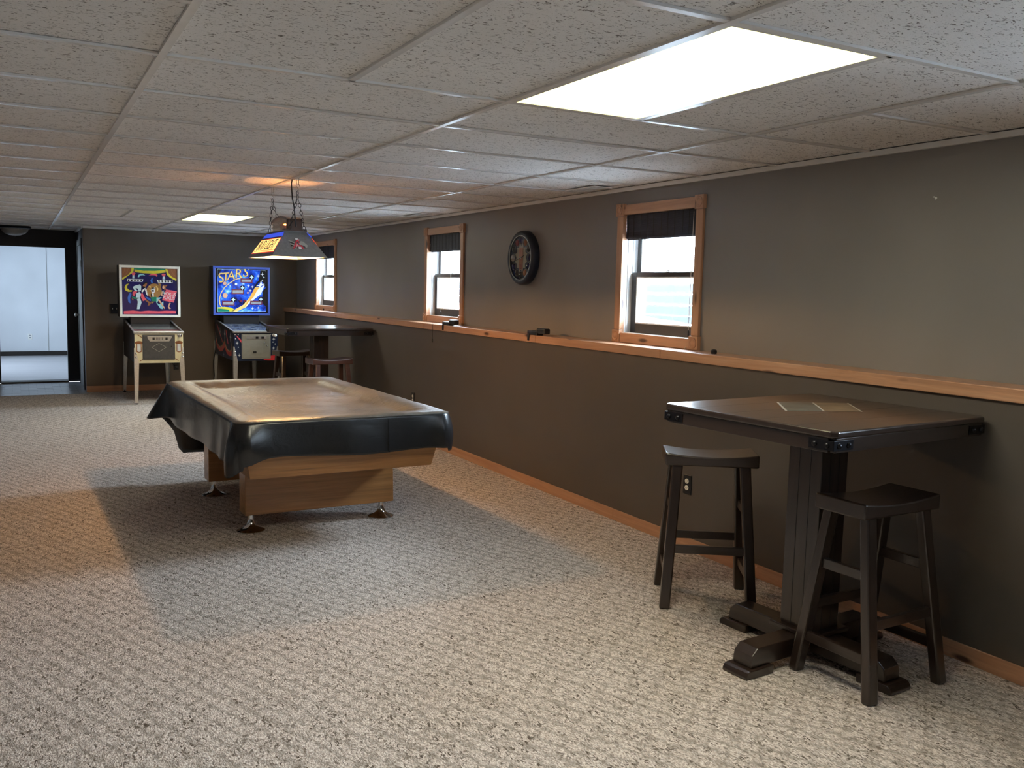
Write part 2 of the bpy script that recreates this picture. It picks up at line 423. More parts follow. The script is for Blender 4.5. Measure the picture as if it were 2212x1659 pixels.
w = MB().box(-2.6, -2.5, HY1, 16.6, 0, 2.4).box(-2.6, -2.5, 18.2, 20.05, 0, 2.4).box(-2.6, -2.5, 16.6, 18.2, 0, 0.85).box(-2.6, -2.5, 16.6, 18.2, 1.65, 2.4)
tag(w.build('wall_far_room_left', 'whitewall'), 'white side wall of the far room around its added window', 'wall', kind='structure')
w = MB().box(-2.6, 3.1, HY1, 20.05, 2.4, 2.48)
tag(w.build('ceiling_far_room', 'whitewall'), 'white ceiling of the bright room beyond the hall', 'ceiling', kind='structure')
b = MB().box(-2.5, 3.0, 19.912, 19.93, 0.0, 0.085)
tag(b.build('baseboard_far_room', 'darkwoodpaint'), 'dark baseboard along the white far-room wall', 'baseboard', kind='structure')

# ceiling: deck, grid tees and lay-in tiles
deck = MB().box(XLEFT, XO, YFRONT, YB, CEIL + 0.027, CEIL + 0.09).box(HX0, XC, YB, HY1, CEIL + 0.027, CEIL + 0.09)
deck = deck.build('ceiling', 'tile'); tag(deck, 'suspended ceiling of fissured off-white tiles in a white grid', 'ceiling', kind='structure')
tile_mesh = {}
def ctile(x0, x1, y0, y1):
    wx, wy = round(x1 - x0 - 0.006, 3), round(y1 - y0 - 0.006, 3)
    if (wx, wy) not in tile_mesh:
        me = MB().box(-wx / 2, wx / 2, -wy / 2, wy / 2, 0, 0.014).mesh('ceiling_tile'); me.materials.append(M['tile']); tile_mesh[(wx, wy)] = me
    o = D.objects.new('ceiling_tile', tile_mesh[(wx, wy)]); COL.objects.link(o); o.parent = deck
    o.location = ((x0 + x1) / 2, (y0 + y1) / 2, CEIL + 0.009 + random.uniform(0, 0.0015))
def tee(x0, x1, y0, y1, dz=0.0):
    MB().box(x0, x1, y0, y1, CEIL + dz, CEIL + 0.0088).build('grid_tee', 'tee', deck)
KY = lambda k: GY0 + k * GT
BAYS = [(GX[3], GX[4]), (GX[4], GX[5]), (GX[5], GX[6]), (GX[6], XU)]
for bi, (a, b) in enumerate(BAYS):
    k = -5
    while k < 17:
        y0, y1 = KY(k), min(KY(k + 1), YB)
        mid = (a + b) / 2
        if bi in (1, 2) and k in (-2, 11):
            y1 = KY(k + 2)
            if bi == 1: ctile(a, mid, y0, y1)
            ctile(mid, b, y0, y1)
            tee(mid - 0.012, mid + 0.012, y0, y1, 0.0006)
            k += 2
        else:
            ctile(a, b, y0, y1); k += 1
        tee(a + 0.012, b - (0.012 if bi < 3 else 0.0), y1 - 0.012, y1 + 0.012 if y1 < YB else y1, 0.0006)
for gx in GX[3:7]:
    y = KY(-5)
    while y < YB - 0.02:                                      # main tees come in 12 ft lengths
        y2 = min(y + 3.6576, YB if not (HX0 < gx < XC) else HY1)
        if y2 - y > 0.02: tee(gx - 0.012, gx + 0.012, y, y2 - 0.0015)
        y = y2
for j in range(3):
    y0, y1 = KY(17) + j * GT - 0.12, min(KY(18) + j * GT - 0.12, HY1)
    if j == 0: y0 = YB
    ctile(HX0, GX[4], y0, y1); ctile(GX[4], XC, y0, y1)
    tee(HX0, XC, y1 - 0.024, y1, 0.0006)
t = MB().box(XU - 0.022, XU, YFRONT, YB, CEIL - 0.022, CEIL + 0.004)
tag(t.build('trim_ceiling_right', 'tee', bevel=0.002), 'white wall angle where ceiling meets the window wall', 'trim', kind='structure')
t = MB().box(XC, XU, YB - 0.022, YB, CEIL - 0.022, CEIL + 0.004)
tag(t.build('trim_ceiling_back', 'tee', bevel=0.002), 'white wall angle where ceiling meets the back wall', 'trim', kind='structure')
t = MB().box(XC - 0.022, XC, YB + 0.0, HY1, CEIL - 0.022, CEIL + 0.004)
tag(t.build('trim_ceiling_hall', 'tee'), 'white wall angle at the ceiling of the hall', 'trim', kind='structure')

# ledge cap and baseboards
led = empty('trim_ledge'); tag(led, 'knotty pine ledge capping the proud lower wall', 'ledge', kind='structure')
cuts = [YFRONT, 1.15, 4.38, 5.90, 8.05, 10.6, YB]
for a, b in zip(cuts, cuts[1:]):
    MB().box(XL - 0.018, XU, a + 0.0012, b - 0.0012, LEDGE0, LEDGE1).build('ledge_board', 'pineY', led, bevel=0.004)
bb = empty('baseboard_right'); tag(bb, 'knotty pine baseboard along the foot of the window-side wall', 'baseboard', kind='structure')
cuts = [YFRONT, 1.0, 2.75, 4.82, 8.4, 11.0, YB]
for a, b in zip(cuts, cuts[1:]):
    MB().box(XL - 0.013, XL, a + 0.001, b - 0.001, 0.0, 0.074).build('baseboard_plank', 'pineY', bb, bevel=0.003)
b = MB().box(XC, XL - 0.013, YB - 0.013, YB, 0.0, 0.080)
tag(b.build('baseboard_back', 'pineX', bevel=0.003), 'pine baseboard along the back wall behind the pinball machines', 'baseboard', kind='structure')

# windows
def make_window(n, y0, y1, label):
    wd = empty('window_%d' % n, (0, 0, 0)); tag(wd, label, 'window', 'double-hung windows in a row', 'structure')
    cz0, cz1 = LEDGE1 + 0.001, 2.102; cw = 0.066
    c0, c1 = XU - 0.020, XU
    bl = 0.084
    for (ya, yb) in ((y0, y0 + bl), (y1 - bl, y1)):
        for (za, zb) in ((cz0, cz0 + bl), (cz1 - bl, cz1)):
            k = MB().box(XU - 0.028, XU, ya, yb, za, zb).build('rosette_block', 'pineZ', wd, bevel=0.003)
            cy, cz = (ya + yb) / 2, (za + zb) / 2
            pr = [(0.033, -0.028), (0.033, -0.032), (0.029, -0.034), (0.024, -0.032), (0.020, -0.029), (0.016, -0.032), (0.008, -0.034), (0.001, -0.035)]
            MB().lathe(pr, 24, (XU, cy, cz), 'X').build('rosette', 'pineZ', k, smooth=True)
    m = 0.009
    MB().box(c0, c1, y0 + m, y0 + m + cw, cz0 + bl, cz1 - bl).build('casing_board', 'pineZ', wd, bevel=0.004)
    MB().box(c0, c1, y1 - m - cw, y1 - m, cz0 + bl, cz1 - bl).build('casing_board', 'pineZ', wd, bevel=0.004)
    MB().box(c0, c1, y0 + bl, y1 - bl, cz1 - m - cw, cz1 - m).build('casing_board', 'pineY', wd, bevel=0.004)
    MB().box(c0, c1, y0 + bl, y1 - bl, cz0, cz0 + cw).build('casing_board', 'pineY', wd, bevel=0.004)
    ya, yb = y0 + 0.070, y1 - 0.070; za, zb = cz0 + cw - 0.002, cz1 - m - cw + 0.002
    jx0, jx1 = XU - 0.012, XU + 0.022
    MB().box(jx0, jx1, ya - 0.024, ya, za - 0.02, zb + 0.02).build('jamb', 'pineZ', wd)
    MB().box(jx0, jx1, yb, yb + 0.024, za - 0.02, zb + 0.02).build('jamb', 'pineZ', wd)
    MB().box(jx0, jx1, ya, yb, zb, zb + 0.02).build('head_jamb', 'pineY', wd)
    MB().box(jx0, jx1, ya, yb, za - 0.02, za).build('stool_board', 'pineY', wd)
    for s, yy in ((-1, ya), (1, yb)):
        q = MB()
        ylo, yhi = (yy - 0.024, yy) if s < 0 else (yy, yy + 0.024)
        q.box(jx1, XO + 0.01, ylo, yhi, za - 0.02, zb + 0.02)
        for xx in (jx1 + 0.014, jx1 + 0.056):
            if s < 0: q.box(xx, xx + 0.006, yhi, yhi + 0.006, za, zb)
            else: q.box(xx, xx + 0.006, ylo - 0.006, ylo, za, zb)
        q.build('jamb_liner', 'vinylwhite', wd)
    MB().box(jx1, XO + 0.01, ya, yb, zb, zb + 0.02).build('jamb_liner', 'vinylwhite', wd)
    MB().box(jx1, XO + 0.03, ya, yb, za - 0.02, za + 0.002).build('outer_sill', 'vinylwhite', wd)
    zm = 1.630
    def sash(name, x0, x1, z0, z1, st, br, tr):
        q = MB().box(x0, x1, ya + 0.006, ya + 0.006 + st, z0, z1).box(x0, x1, yb - 0.006 - st, yb - 0.006, z0, z1)
        q.box(x0, x1, ya + 0.006 + st, yb - 0.006 - st, z0, z0 + br).box(x0, x1, ya + 0.006 + st, yb - 0.006 - st, z1 - tr, z1)
        o = q.build(name, 'sash', wd, bevel=0.002)
        gy0, gy1 = ya + 0.006 + st, yb - 0.006 - st
        MB().box((x0 + x1) / 2 - 0.002, (x0 + x1) / 2 + 0.002, gy0 - 0.004, gy1 + 0.004, z0 + br - 0.004, z1 - tr + 0.004).build('pane', 'glass', o)
        g = MB(); b = 0.009; xx = x0 - 0.0015
        g.box(xx, xx + 0.012, gy0, gy0 + b, z0 + br, z1 - tr).box(xx, xx + 0.012, gy1 - b, gy1, z0 + br, z1 - tr)
        g.box(xx, xx + 0.012, gy0 + b, gy1 - b, z0 + br, z0 + br + b).box(xx, xx + 0.012, gy0 + b, gy1 - b, z1 - tr - b, z1 - tr)
        g.build('glazing_bead', 'vinylwhite', o)
        return o
    lo = sash('lower_sash', XU + 0.072, XU + 0.106, za + 0.002, zm + 0.014, 0.054, 0.064, 0.030)
    sash('upper_sash', XU + 0.112, XU + 0.146, zm - 0.016, zb, 0.044, 0.028, 0.035)
    cy = (ya + yb) / 2
    MB().lathe([(0.018, 0), (0.018, 0.006), (0.010, 0.010), (0.010, 0.014)], 12, (XU + 0.089, cy, zm + 0.014)).beam((XU + 0.089, cy, zm + 0.026), (XU + 0.075, cy - 0.03, zm + 0.026), 0.010, 0.006).build('sash_lock', 'steel', lo)
    # half-drawn daylight portal for the sky behind this window
    ld = D.lights.new('daylight_portal', 'AREA'); ld.shape = 'RECTANGLE'; ld.size = yb - ya; ld.size_y = zb - za
    ld.cycles.is_portal = True
    lo_ = D.objects.new('daylight_portal', ld); COL.objects.link(lo_); lo_.location = (XO + 0.02, cy, (za + zb) / 2)
    lo_.rotation_euler = (PI / 2, 0, PI / 2); lo_['kind'] = 'helper'
    return ya, yb, za, zb
WL = ['pine-framed window nearest the viewer between the clock and the close pub table', 'pine-framed window between the far pub table and the round clock',
      'farthest pine-framed window beside the back corner', 'pine-framed window past the near pub table, outside the picture']
WIN = [make_window(i + 1, a, b, WL[i]) for i, (a, b) in enumerate(WINDOWS)]
# unseen window, added to bring daylight into the far room
fwn = empty('window_5'); tag(fwn, 'unseen wide white window added to light the room beyond the hall', 'window', kind='structure')
q = MB()
for a, b, c, d in ((16.6, 18.2, 0.85, 0.90), (16.6, 18.2, 1.60, 1.65), (16.6, 16.65, 0.90, 1.60), (18.15, 18.2, 0.90, 1.60), (17.37, 17.43, 0.90, 1.60)):
    q.box(-2.59, -2.53, a, b, c, d)
q.build('window_frame', 'vinylwhite', fwn)
MB().box(-2.564, -2.56, 16.65, 17.37, 0.90, 1.60).build('pane', 'glass', fwn); MB().box(-2.564, -2.56, 17.43, 18.15, 0.90, 1.60).build('pane', 'glass', fwn)
ld = D.lights.new('daylight_portal', 'AREA'); ld.shape = 'RECTANGLE'; ld.size = 1.6; ld.size_y = 0.8; ld.cycles.is_portal = True
o = D.objects.new('daylight_portal', ld); COL.objects.link(o); o.location = (-2.62, 17.4, 1.25); o.rotation_euler = (PI / 2, 0, -PI / 2); o['kind'] = 'helper'

# hall door, closed in the hall's side wall
dr = empty('door_1'); tag(dr, 'dark hall door with small bright hinges in the side wall', 'door', kind='structure')
MB().box(XC - 0.012, XC, 13.56, 13.64, 0, 2.06).build('casing_board', 'darkwoodpaint', dr)
MB().box(XC - 0.012, XC, 14.44, 14.52, 0, 2.06).build('casing_board', 'darkwoodpaint', dr)
MB().box(XC - 0.012, XC, 13.64, 14.44, 1.98, 2.06).build('casing_board', 'darkwoodpaint', dr)
leaf = MB().box(XC - 0.006, XC, 13.645, 14.435, 0.01, 1.975).build('door_leaf', 'darkwoodpaint', dr)
for z in (0.28, 1.02, 1.72):
    MB().box(XC - 0.020, XC - 0.006, 13.636, 13.652, z - 0.045, z + 0.045).build('hinge', 'steel', leaf)
MB().lathe([(0.012, 0), (0.012, -0.03), (0.028, -0.045), (0.026, -0.06), (0.001, -0.064)], 14, (XC - 0.006, 14.37, 1.0), 'X').build('door_knob', 'steel', leaf, smooth=True)

# ================================================================ OUTSIDE THE WINDOWS
gm = MB(); nx, ny = 22, 34
for i in range(nx + 1):
    for j in range(ny + 1):
        x = XO + 0.02 + i * 0.7; y = -4 + j * 0.8
        z = 0.98 + 0.05 * math.sin(x * 1.3 + y * 0.7) + 0.33 * math.exp(-((x - 8.0) / 0.9) ** 2) * (0.7 + 0.3 * math.sin(y * 1.1)) - (0.06 if i == 0 else 0)
        gm.v.append((x, y, z))
for i in range(nx):
    for j in range(ny):
        a = i * (ny + 1) + j; gm.f.append((a, a + ny + 1, a + ny + 2, a + 1))
tag(gm.build('ground_outside', 'snow', smooth=True), 'bright snow-covered ground outside the windows', 'snow', kind='structure')
fn = empty('board_fence', (9.0, 0, 0.9)); tag(fn, 'blue-grey board fence standing in the snow beyond the windows', 'fence')
for j in range(4):
    MB().box(0, 0.03, 6.5, 22.0, 0.10 + j * 0.17, 0.255 + j * 0.17).build('fence_board', 'fence', fn)
for y in (6.6, 9.1, 12.7, 15.3, 18.0, 21.8):
    MB().box(0.03, 0.13, y, y + 0.1, -0.1, 0.84).build('fence_post', 'fence', fn)

# ================================================================ TROFFER LIGHTS
def lens_mat(name, cx, cy, hx, hy):
    m, nt, bs = new_mat(name)
    t = N(nt, 'ShaderNodeTexCoord'); s = N(nt, 'ShaderNodeSeparateXYZ'); L(nt, t.outputs['Object'], s.inputs[0])
    def edge(o, h):
        a = N(nt, 'ShaderNodeMath', operation='ABSOLUTE'); L(nt, o, a.inputs[0])
        d = N(nt, 'ShaderNodeMath', operation='DIVIDE'); L(nt, a.outputs[0], d.inputs[0]); d.inputs[1].default_value = h
        p = N(nt, 'ShaderNodeMath', operation='POWER'); L(nt, d.outputs[0], p.inputs[0]); p.inputs[1].default_value = 4.0
        return p.outputs[0]
    a = N(nt, 'ShaderNodeMath', operation='MAXIMUM'); L(nt, edge(s.outputs[0], hx), a.inputs[0]); L(nt, edge(s.outputs[1], hy), a.inputs[1])
    col = ramp(nt, a.outputs[0], [(0.0, (1.0, 0.945, 0.82)), (0.55, (0.42, 0.40, 0.16)), (1.0, (0.12, 0.115, 0.030))])
    L(nt, col, bs.inputs['Emission Color']); bs.inputs['Emission Strength'].default_value = TROFFER_E
    bs.inputs['Base Color'].default_value = (0.8, 0.78, 0.7, 1)
    return m
M['lens'] = lens_mat('acrylic_light_lens', 0, 0, GT / 2, GT)
def troffer(k, label):
    x0, x1, y0, y1 = GX[5] + 0.012, GX[5] + GT - 0.012, KY(k) + 0.012, KY(k + 2) - 0.012
    t = empty('ceiling_light', ((x0 + x1) / 2, (y0 + y1) / 2, CEIL)); tag(t, label, 'ceiling light', 'recessed troffer lights')
    hx, hy = (x1 - x0) / 2, (y1 - y0) / 2
    q = MB().box(-hx, hx, -hy, -hy + 0.014, 0.001, 0.02).box(-hx, hx, hy - 0.014, hy, 0.001, 0.02).box(-hx, -hx + 0.014, -hy + 0.014, hy - 0.014, 0.001, 0.02).box(hx - 0.014, hx, -hy + 0.014, hy - 0.014, 0.001, 0.02)
    q.build('frame', 'tee', t)
    MB().box(-hx + 0.014, hx - 0.014, -hy + 0.014, hy - 0.014, 0.006, 0.012).build('lens', 'lens', t)
troffer(-2, 'large glowing ceiling light panel nearest the viewer')
troffer(11, 'distant glowing ceiling light panel above the pinball machines')

# ceiling registers
def register(x, y, label):
    t = empty('ceiling_vent', (x, y, CEIL + 0.003)); tag(t, label, 'vent', 'ceiling registers by the windows')
    q = MB().box(-0.075, -0.055, -0.18, 0.18, -0.006, 0).box(0.055, 0.075, -0.18, 0.18, -0.006, 0).box(-0.055, 0.055, -0.18, -0.16, -0.006, 0).box(-0.055, 0.055, 0.16, 0.18, -0.006, 0)
    q.build('frame', 'tee', t)
    MB().box(-0.055, 0.055, -0.16, 0.16, -0.0015, -0.0005).build('duct_opening', 'darksteel', t)
    for i in range(9):
        yy = -0.14 + i * 0.035
        MB().box(-0.055, 0.055, yy - 0.007, yy + 0.007, -0.005, -0.002).build('louver', 'tee', t)
register(3.455, 5.28, 'white slotted ceiling register above the near window')
register(3.455, 8.32, 'white slotted ceiling register above the middle window')

# hall dome light (unlit)
t = empty('dome_light', (-0.02, 14.25, CEIL)); tag(t, 'unlit frosted dome light on the dark hall ceiling', 'ceiling light')
MB().lathe([(0.20, 0.0), (0.20, -0.022), (0.185, -0.03), (0.17, -0.03)], 28).build('rim', 'iron', t, smooth=True)
MB().lathe([(0.17, -0.028), (0.16, -0.06), (0.125, -0.095), (0.07, -0.118), (0.015, -0.124), (0.001, -0.124)], 28).build('glass_bowl', plain('frosted_bowl', (0.35, 0.33, 0.30), 0.5), t, smooth=True)
MB().lathe([(0.012, -0.122), (0.012, -0.132), (0.005, -0.140), (0.001, -0.14)], 12).build('finial', 'iron', t, smooth=True)

# ================================================================ POOL TABLE WITH VINYL COVER
PTX, PTY, PTR = 1.622, 6.03, math.radians(1.4)
pt = empty('pool_table', (PTX, PTY, 0), PTR); tag(pt, 'honey oak pool table on chrome pedestal feet in mid-room', 'pool table')
hx, hy = 0.612, 1.090
MB().box(-hx + 0.10, hx - 0.10, -hy + 0.10, hy - 0.10, 0.62, 0.700).build('slate_bed', 'darksteel', pt)
for s in (-1, 1):
    MB().box(-hx, hx, s * hy - (0.11 if s > 0 else 0), s * hy + (0.11 if s < 0 else 0), 0.668, 0.752).build('rail', 'oakX', pt, bevel=0.01)
    MB().box(s * hx - (0.11 if s > 0 else 0), s * hx + (0.11 if s < 0 else 0), -hy + 0.11, hy - 0.11, 0.668, 0.752).build('rail', 'oakY', pt, bevel=0.01)
# flared apron boards: upper edge out, lower edge in
zt, zb_, i0, i1, th = 0.668, 0.425, 0.012, 0.062, 0.03
for s in (-1, 1):
    a0, a1 = hy - i0, hy - i1; b0, b1 = hx - i0, hx - i1
    lo = [(-b1, s * a1, zb_), (b1, s * a1, zb_), (b1 - th, s * (a1 - th), zb_), (-b1 + th, s * (a1 - th), zb_)]
    hi = [(-b0, s * a0, zt), (b0, s * a0, zt), (b0 - th, s * (a0 - th), zt), (-b0 + th, s * (a0 - th), zt)]
    MB().hexa(lo, hi).build('apron', 'oakX', pt, bevel=0.003)
    lo = [(s * b1, -a1 + 0.001, zb_), (s * b1, a1 - 0.001, zb_), (s * (b1 - th), a1 - th, zb_), (s * (b1 - th), -a1 + th, zb_)]
    hi = [(s * b0, -a0 + 0.001, zt), (s * b0, a0 - 0.001, zt), (s * (b0 - th), a0 - th, zt), (s * (b0 - th), -a0 + th, zt)]
    MB().hexa(lo, hi).build('apron', 'oakY', pt, bevel=0.003)
MB().box(-0.42, 0.42, -0.9, 0.9, 0.50, 0.62).build('frame', 'oakY', pt)
for s in (-1, 1):
    y0, y1 = sorted((s * 0.60, s * 0.45))
    lg = MB().box(-0.475, 0.475, y0, y1, 0.112, 0.50).build('leg_panel', 'oakX', pt, bevel=0.004)
    if s < 0:
        MB().hexa([(0.475, y0 + 0.01, 0.112), (0.485, y0 + 0.01, 0.112), (0.485, y1, 0.112), (0.475, y1, 0.112)], [(0.475, y0 + 0.01, 0.42), (0.478, y0 + 0.01, 0.42), (0.478, y1, 0.42), (0.475, y1, 0.42)]).build('loose_veneer', 'oakX', lg)
    for sx in (-1, 1):
        pr = [(0.084, 0.0), (0.084, 0.006), (0.070, 0.012), (0.045, 0.022), (0.028, 0.038), (0.020, 0.058), (0.017, 0.075), (0.015, 0.113)]
        MB().lathe(pr, 28, (sx * 0.425, s * 0.525, 0.0)).build('foot', 'chrome', pt, smooth=True)

# the cover
def cover():
    ox, oy, rc = 0.630, 1.108, 0.06
    per = []                                                  # outline: (x, y, nx, ny, corner weights)
    def arc(cx, cy, a0):
        for k in range(21):
            a = a0 + PI / 2 * k / 20; per.append((cx + rc * math.cos(a), cy + rc * math.sin(a), math.cos(a), math.sin(a)))
    def side(p, q, n, m):
        for k in range(1, m): t = k / m; per.append((p[0] + (q[0] - p[0]) * t, p[1] + (q[1] - p[1]) * t, n[0], n[1]))
    arc(-ox + rc, -oy + rc, PI); side((-ox + rc, -oy), (ox - rc, -oy), (0, -1), 40)
    arc(ox - rc, -oy + rc, 1.5 * PI); side((ox, -oy + rc), (ox, oy - rc), (1, 0), 60)
    arc(ox - rc, oy - rc, 0); side((ox - rc, oy), (-ox + rc, oy), (0, 1), 40)
    arc(-ox + rc, oy - rc, PI / 2); side((-ox, oy - rc), (-ox, -oy + rc), (-1, 0), 60)
    n = len(per); q = MB(); rings = []
    def wr(x, y, s=1.0):
        return s * (0.004 * math.sin(9 * x + 5.5 * y) * math.sin(4.2 * y - 2.3 * x) + 0.0022 * math.sin(21 * y + 6 * x) + 0.0016 * math.sin(17 * x - 11 * y))
    # top, from centre outwards
    for d in (0.63, 0.60, 0.57, 0.50, 0.40, 0.31, 0.25, 0.215, 0.185, 0.165, 0.145, 0.125, 0.10, 0.07, 0.04, 0.018, 0.006):
        ring = []
        for (x, y, a, b) in per:
            px, py = x * (ox - d) / ox, y * (oy - d) / oy
            if d >= 0.215: z = 0.735 - 0.006 * min(1, (d - 0.215) / 0.15)
            elif d >= 0.10:
                t = (0.215 - d) / 0.115; z = 0.735 + 0.040 * (t * t * (3 - 2 * t))
                z += 0.0035 * 0.45 * math.sin(70 * (x * 0.5 + y) + 3 * math.sin(9 * y)) * math.sin(PI * t)
            else: z = 0.776 + 0.0012 * math.sin(14 * (x - y)) - (0.004 if d < 0.012 else 0.0)
            z += wr(px, py, 0.8 if d > 0.2 else 0.15)
            ring.append((px, py, z))
        rings.append(ring)
    corners = {'nl': (-ox, -oy), 'nr': (ox, -oy), 'fr': (ox, oy), 'fl': (-ox, oy)}
    def g(x, y, c, s): return math.exp(-((x - c[0]) ** 2 + (y - c[1]) ** 2) / (2 * s * s))
    def smooth01(t): t = max(0, min(1, t)); return t * t * (3 - 2 * t)
    for t in (0.03, 0.08, 0.16, 0.28, 0.42, 0.56, 0.70, 0.84, 0.95, 1.0):
        ring = []
        for (x, y, a, b) in per:
            fary = smooth01((y - (oy - 0.10)) / 0.09) * smooth01((x + ox - 0.01) / 0.10)       # far skirt hangs long
            drop = 0.205 + 0.36 * fary
            left = smooth01((-ox + 0.03 - x) / 0.03)
            drop += 0.045 * left
            off = 0.010 + 0.020 * t
            nl, nr, fl_, fr_ = (g(x, y, corners[k], 0.075) for k in ('nl', 'nr', 'fl', 'fr'))
            drop += 0.050 * nl + 0.020 * nr + 0.035 * fl_ + 0.05 * fr_
            off += t * (0.012 * nl + 0.0 * nr + 0.150 * fl_ + 0.04 * fr_) + math.sin(PI * t) * (0.030 * nl + 0.022 * nr)
            # gathered folds beside the corners
            off += t * 0.022 * math.sin(24 * (y + oy) + 0.6) * math.exp(-((y + oy) / 0.35) ** 2) * (1 if x < -ox + 0.02 else 0)
            off += t * 0.006 * (math.sin(11 * y + 1.5) if abs(a) > 0.9 else math.sin(12 * x + 0.8))
            hem = 0.012 * math.sin(5.0 * x + 1.0) if abs(b) > 0.9 else 0.012 * math.sin(3.7 * y)
            z = 0.772 - t * (drop + hem)
            ln = math.hypot(a, b) or 1
            ring.append((x + a / ln * off, y + b / ln * off, z))
        rings.append(ring)
    for ring in rings: q.v += ring
    for i in range(len(rings) - 1):
        for k in range(n):
            q.f.append((i * n + k, i * n + (k + 1) % n, (i + 1) * n + (k + 1) % n, (i + 1) * n + k))
    # fill the middle strip: mirror points across x in the innermost ring
    pass
    return q, per, rings, n
q, per, rings, n = cover()
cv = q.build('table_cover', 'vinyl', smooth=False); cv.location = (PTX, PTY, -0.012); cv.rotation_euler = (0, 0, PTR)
bm = bmesh.new(); bm.from_mesh(cv.data); bmesh.ops.remove_doubles(bm, verts=bm.verts, dist=2e-4); bmesh.ops.recalc_face_normals(bm, faces=bm.faces); bm.to_mesh(cv.data); bm.free()
for p in cv.data.polygons: p.use_smooth = True
so = cv.modifiers.new('thick', 'SOLIDIFY'); so.thickness = 0.0025; so.offset = 1
tag(cv, 'black vinyl dustcover draped over the pool table', 'table cover')
# welt seam along the top edge and the seam down the near skirt
sm = MB().tube([(r[0] * 1.001, r[1] * 1.001, r[2] - 0.004) for r in rings[19][::2]], 0.0022, 6, True)
sm.build('edge_seam', 'vinyl', cv, smooth=True)
k0 = min(range(n), key=lambda k: abs(per[k][0] - 0.22) + (0 if per[k][1] < -1.1 else 9))
sm = MB().tube([(rings[i][k0][0], rings[i][k0][1] - 0.004, rings[i][k0][2]) for i in range(18, 27)], 0.0022, 6)
sm.build('skirt_seam', 'vinyl', cv, smooth=True)

# ================================================================ POOL TABLE LAMP
LX, LY0, LY1 = 1.645, 5.955, 6.665
lamp = empty('pool_table_lamp', (LX, (LY0 + LY1) / 2, 0)); tag(lamp, 'beer-sign pool table lamp hanging on chains from the ceiling grid', 'pendant lamp')
ly = (LY1 - LY0) / 2
M['lampgrey'] = plain('grey_lamp_panel', (0.20, 0.20, 0.195), 0.5, 0, 0, 0.12, 60)
M['lampblue'] = plain('lamp_blue', (0.010, 0.016, 0.10), 0.4)
M['lamplit'] = emis('backlit_blue', (0.02, 0.05, 0.45), 0.8)
M['signgold'] = emis('backlit_gold', (1.0, 0.62, 0.18), 0.85)
M['signred'] = emis('backlit_red', (0.80, 0.07, 0.03), 0.6)
M['lampin'] = plain('lamp_white_lining', (0.86, 0.80, 0.66), 0.6)
B = [(-0.185, -ly), (0.185, -ly), (0.185, ly), (-0.185, ly)]; T = [(-0.075, -ly + 0.125), (0.075, -ly + 0.125), (0.075, ly - 0.125), (-0.075, ly - 0.125)]
zb, zt = 1.690, 1.860
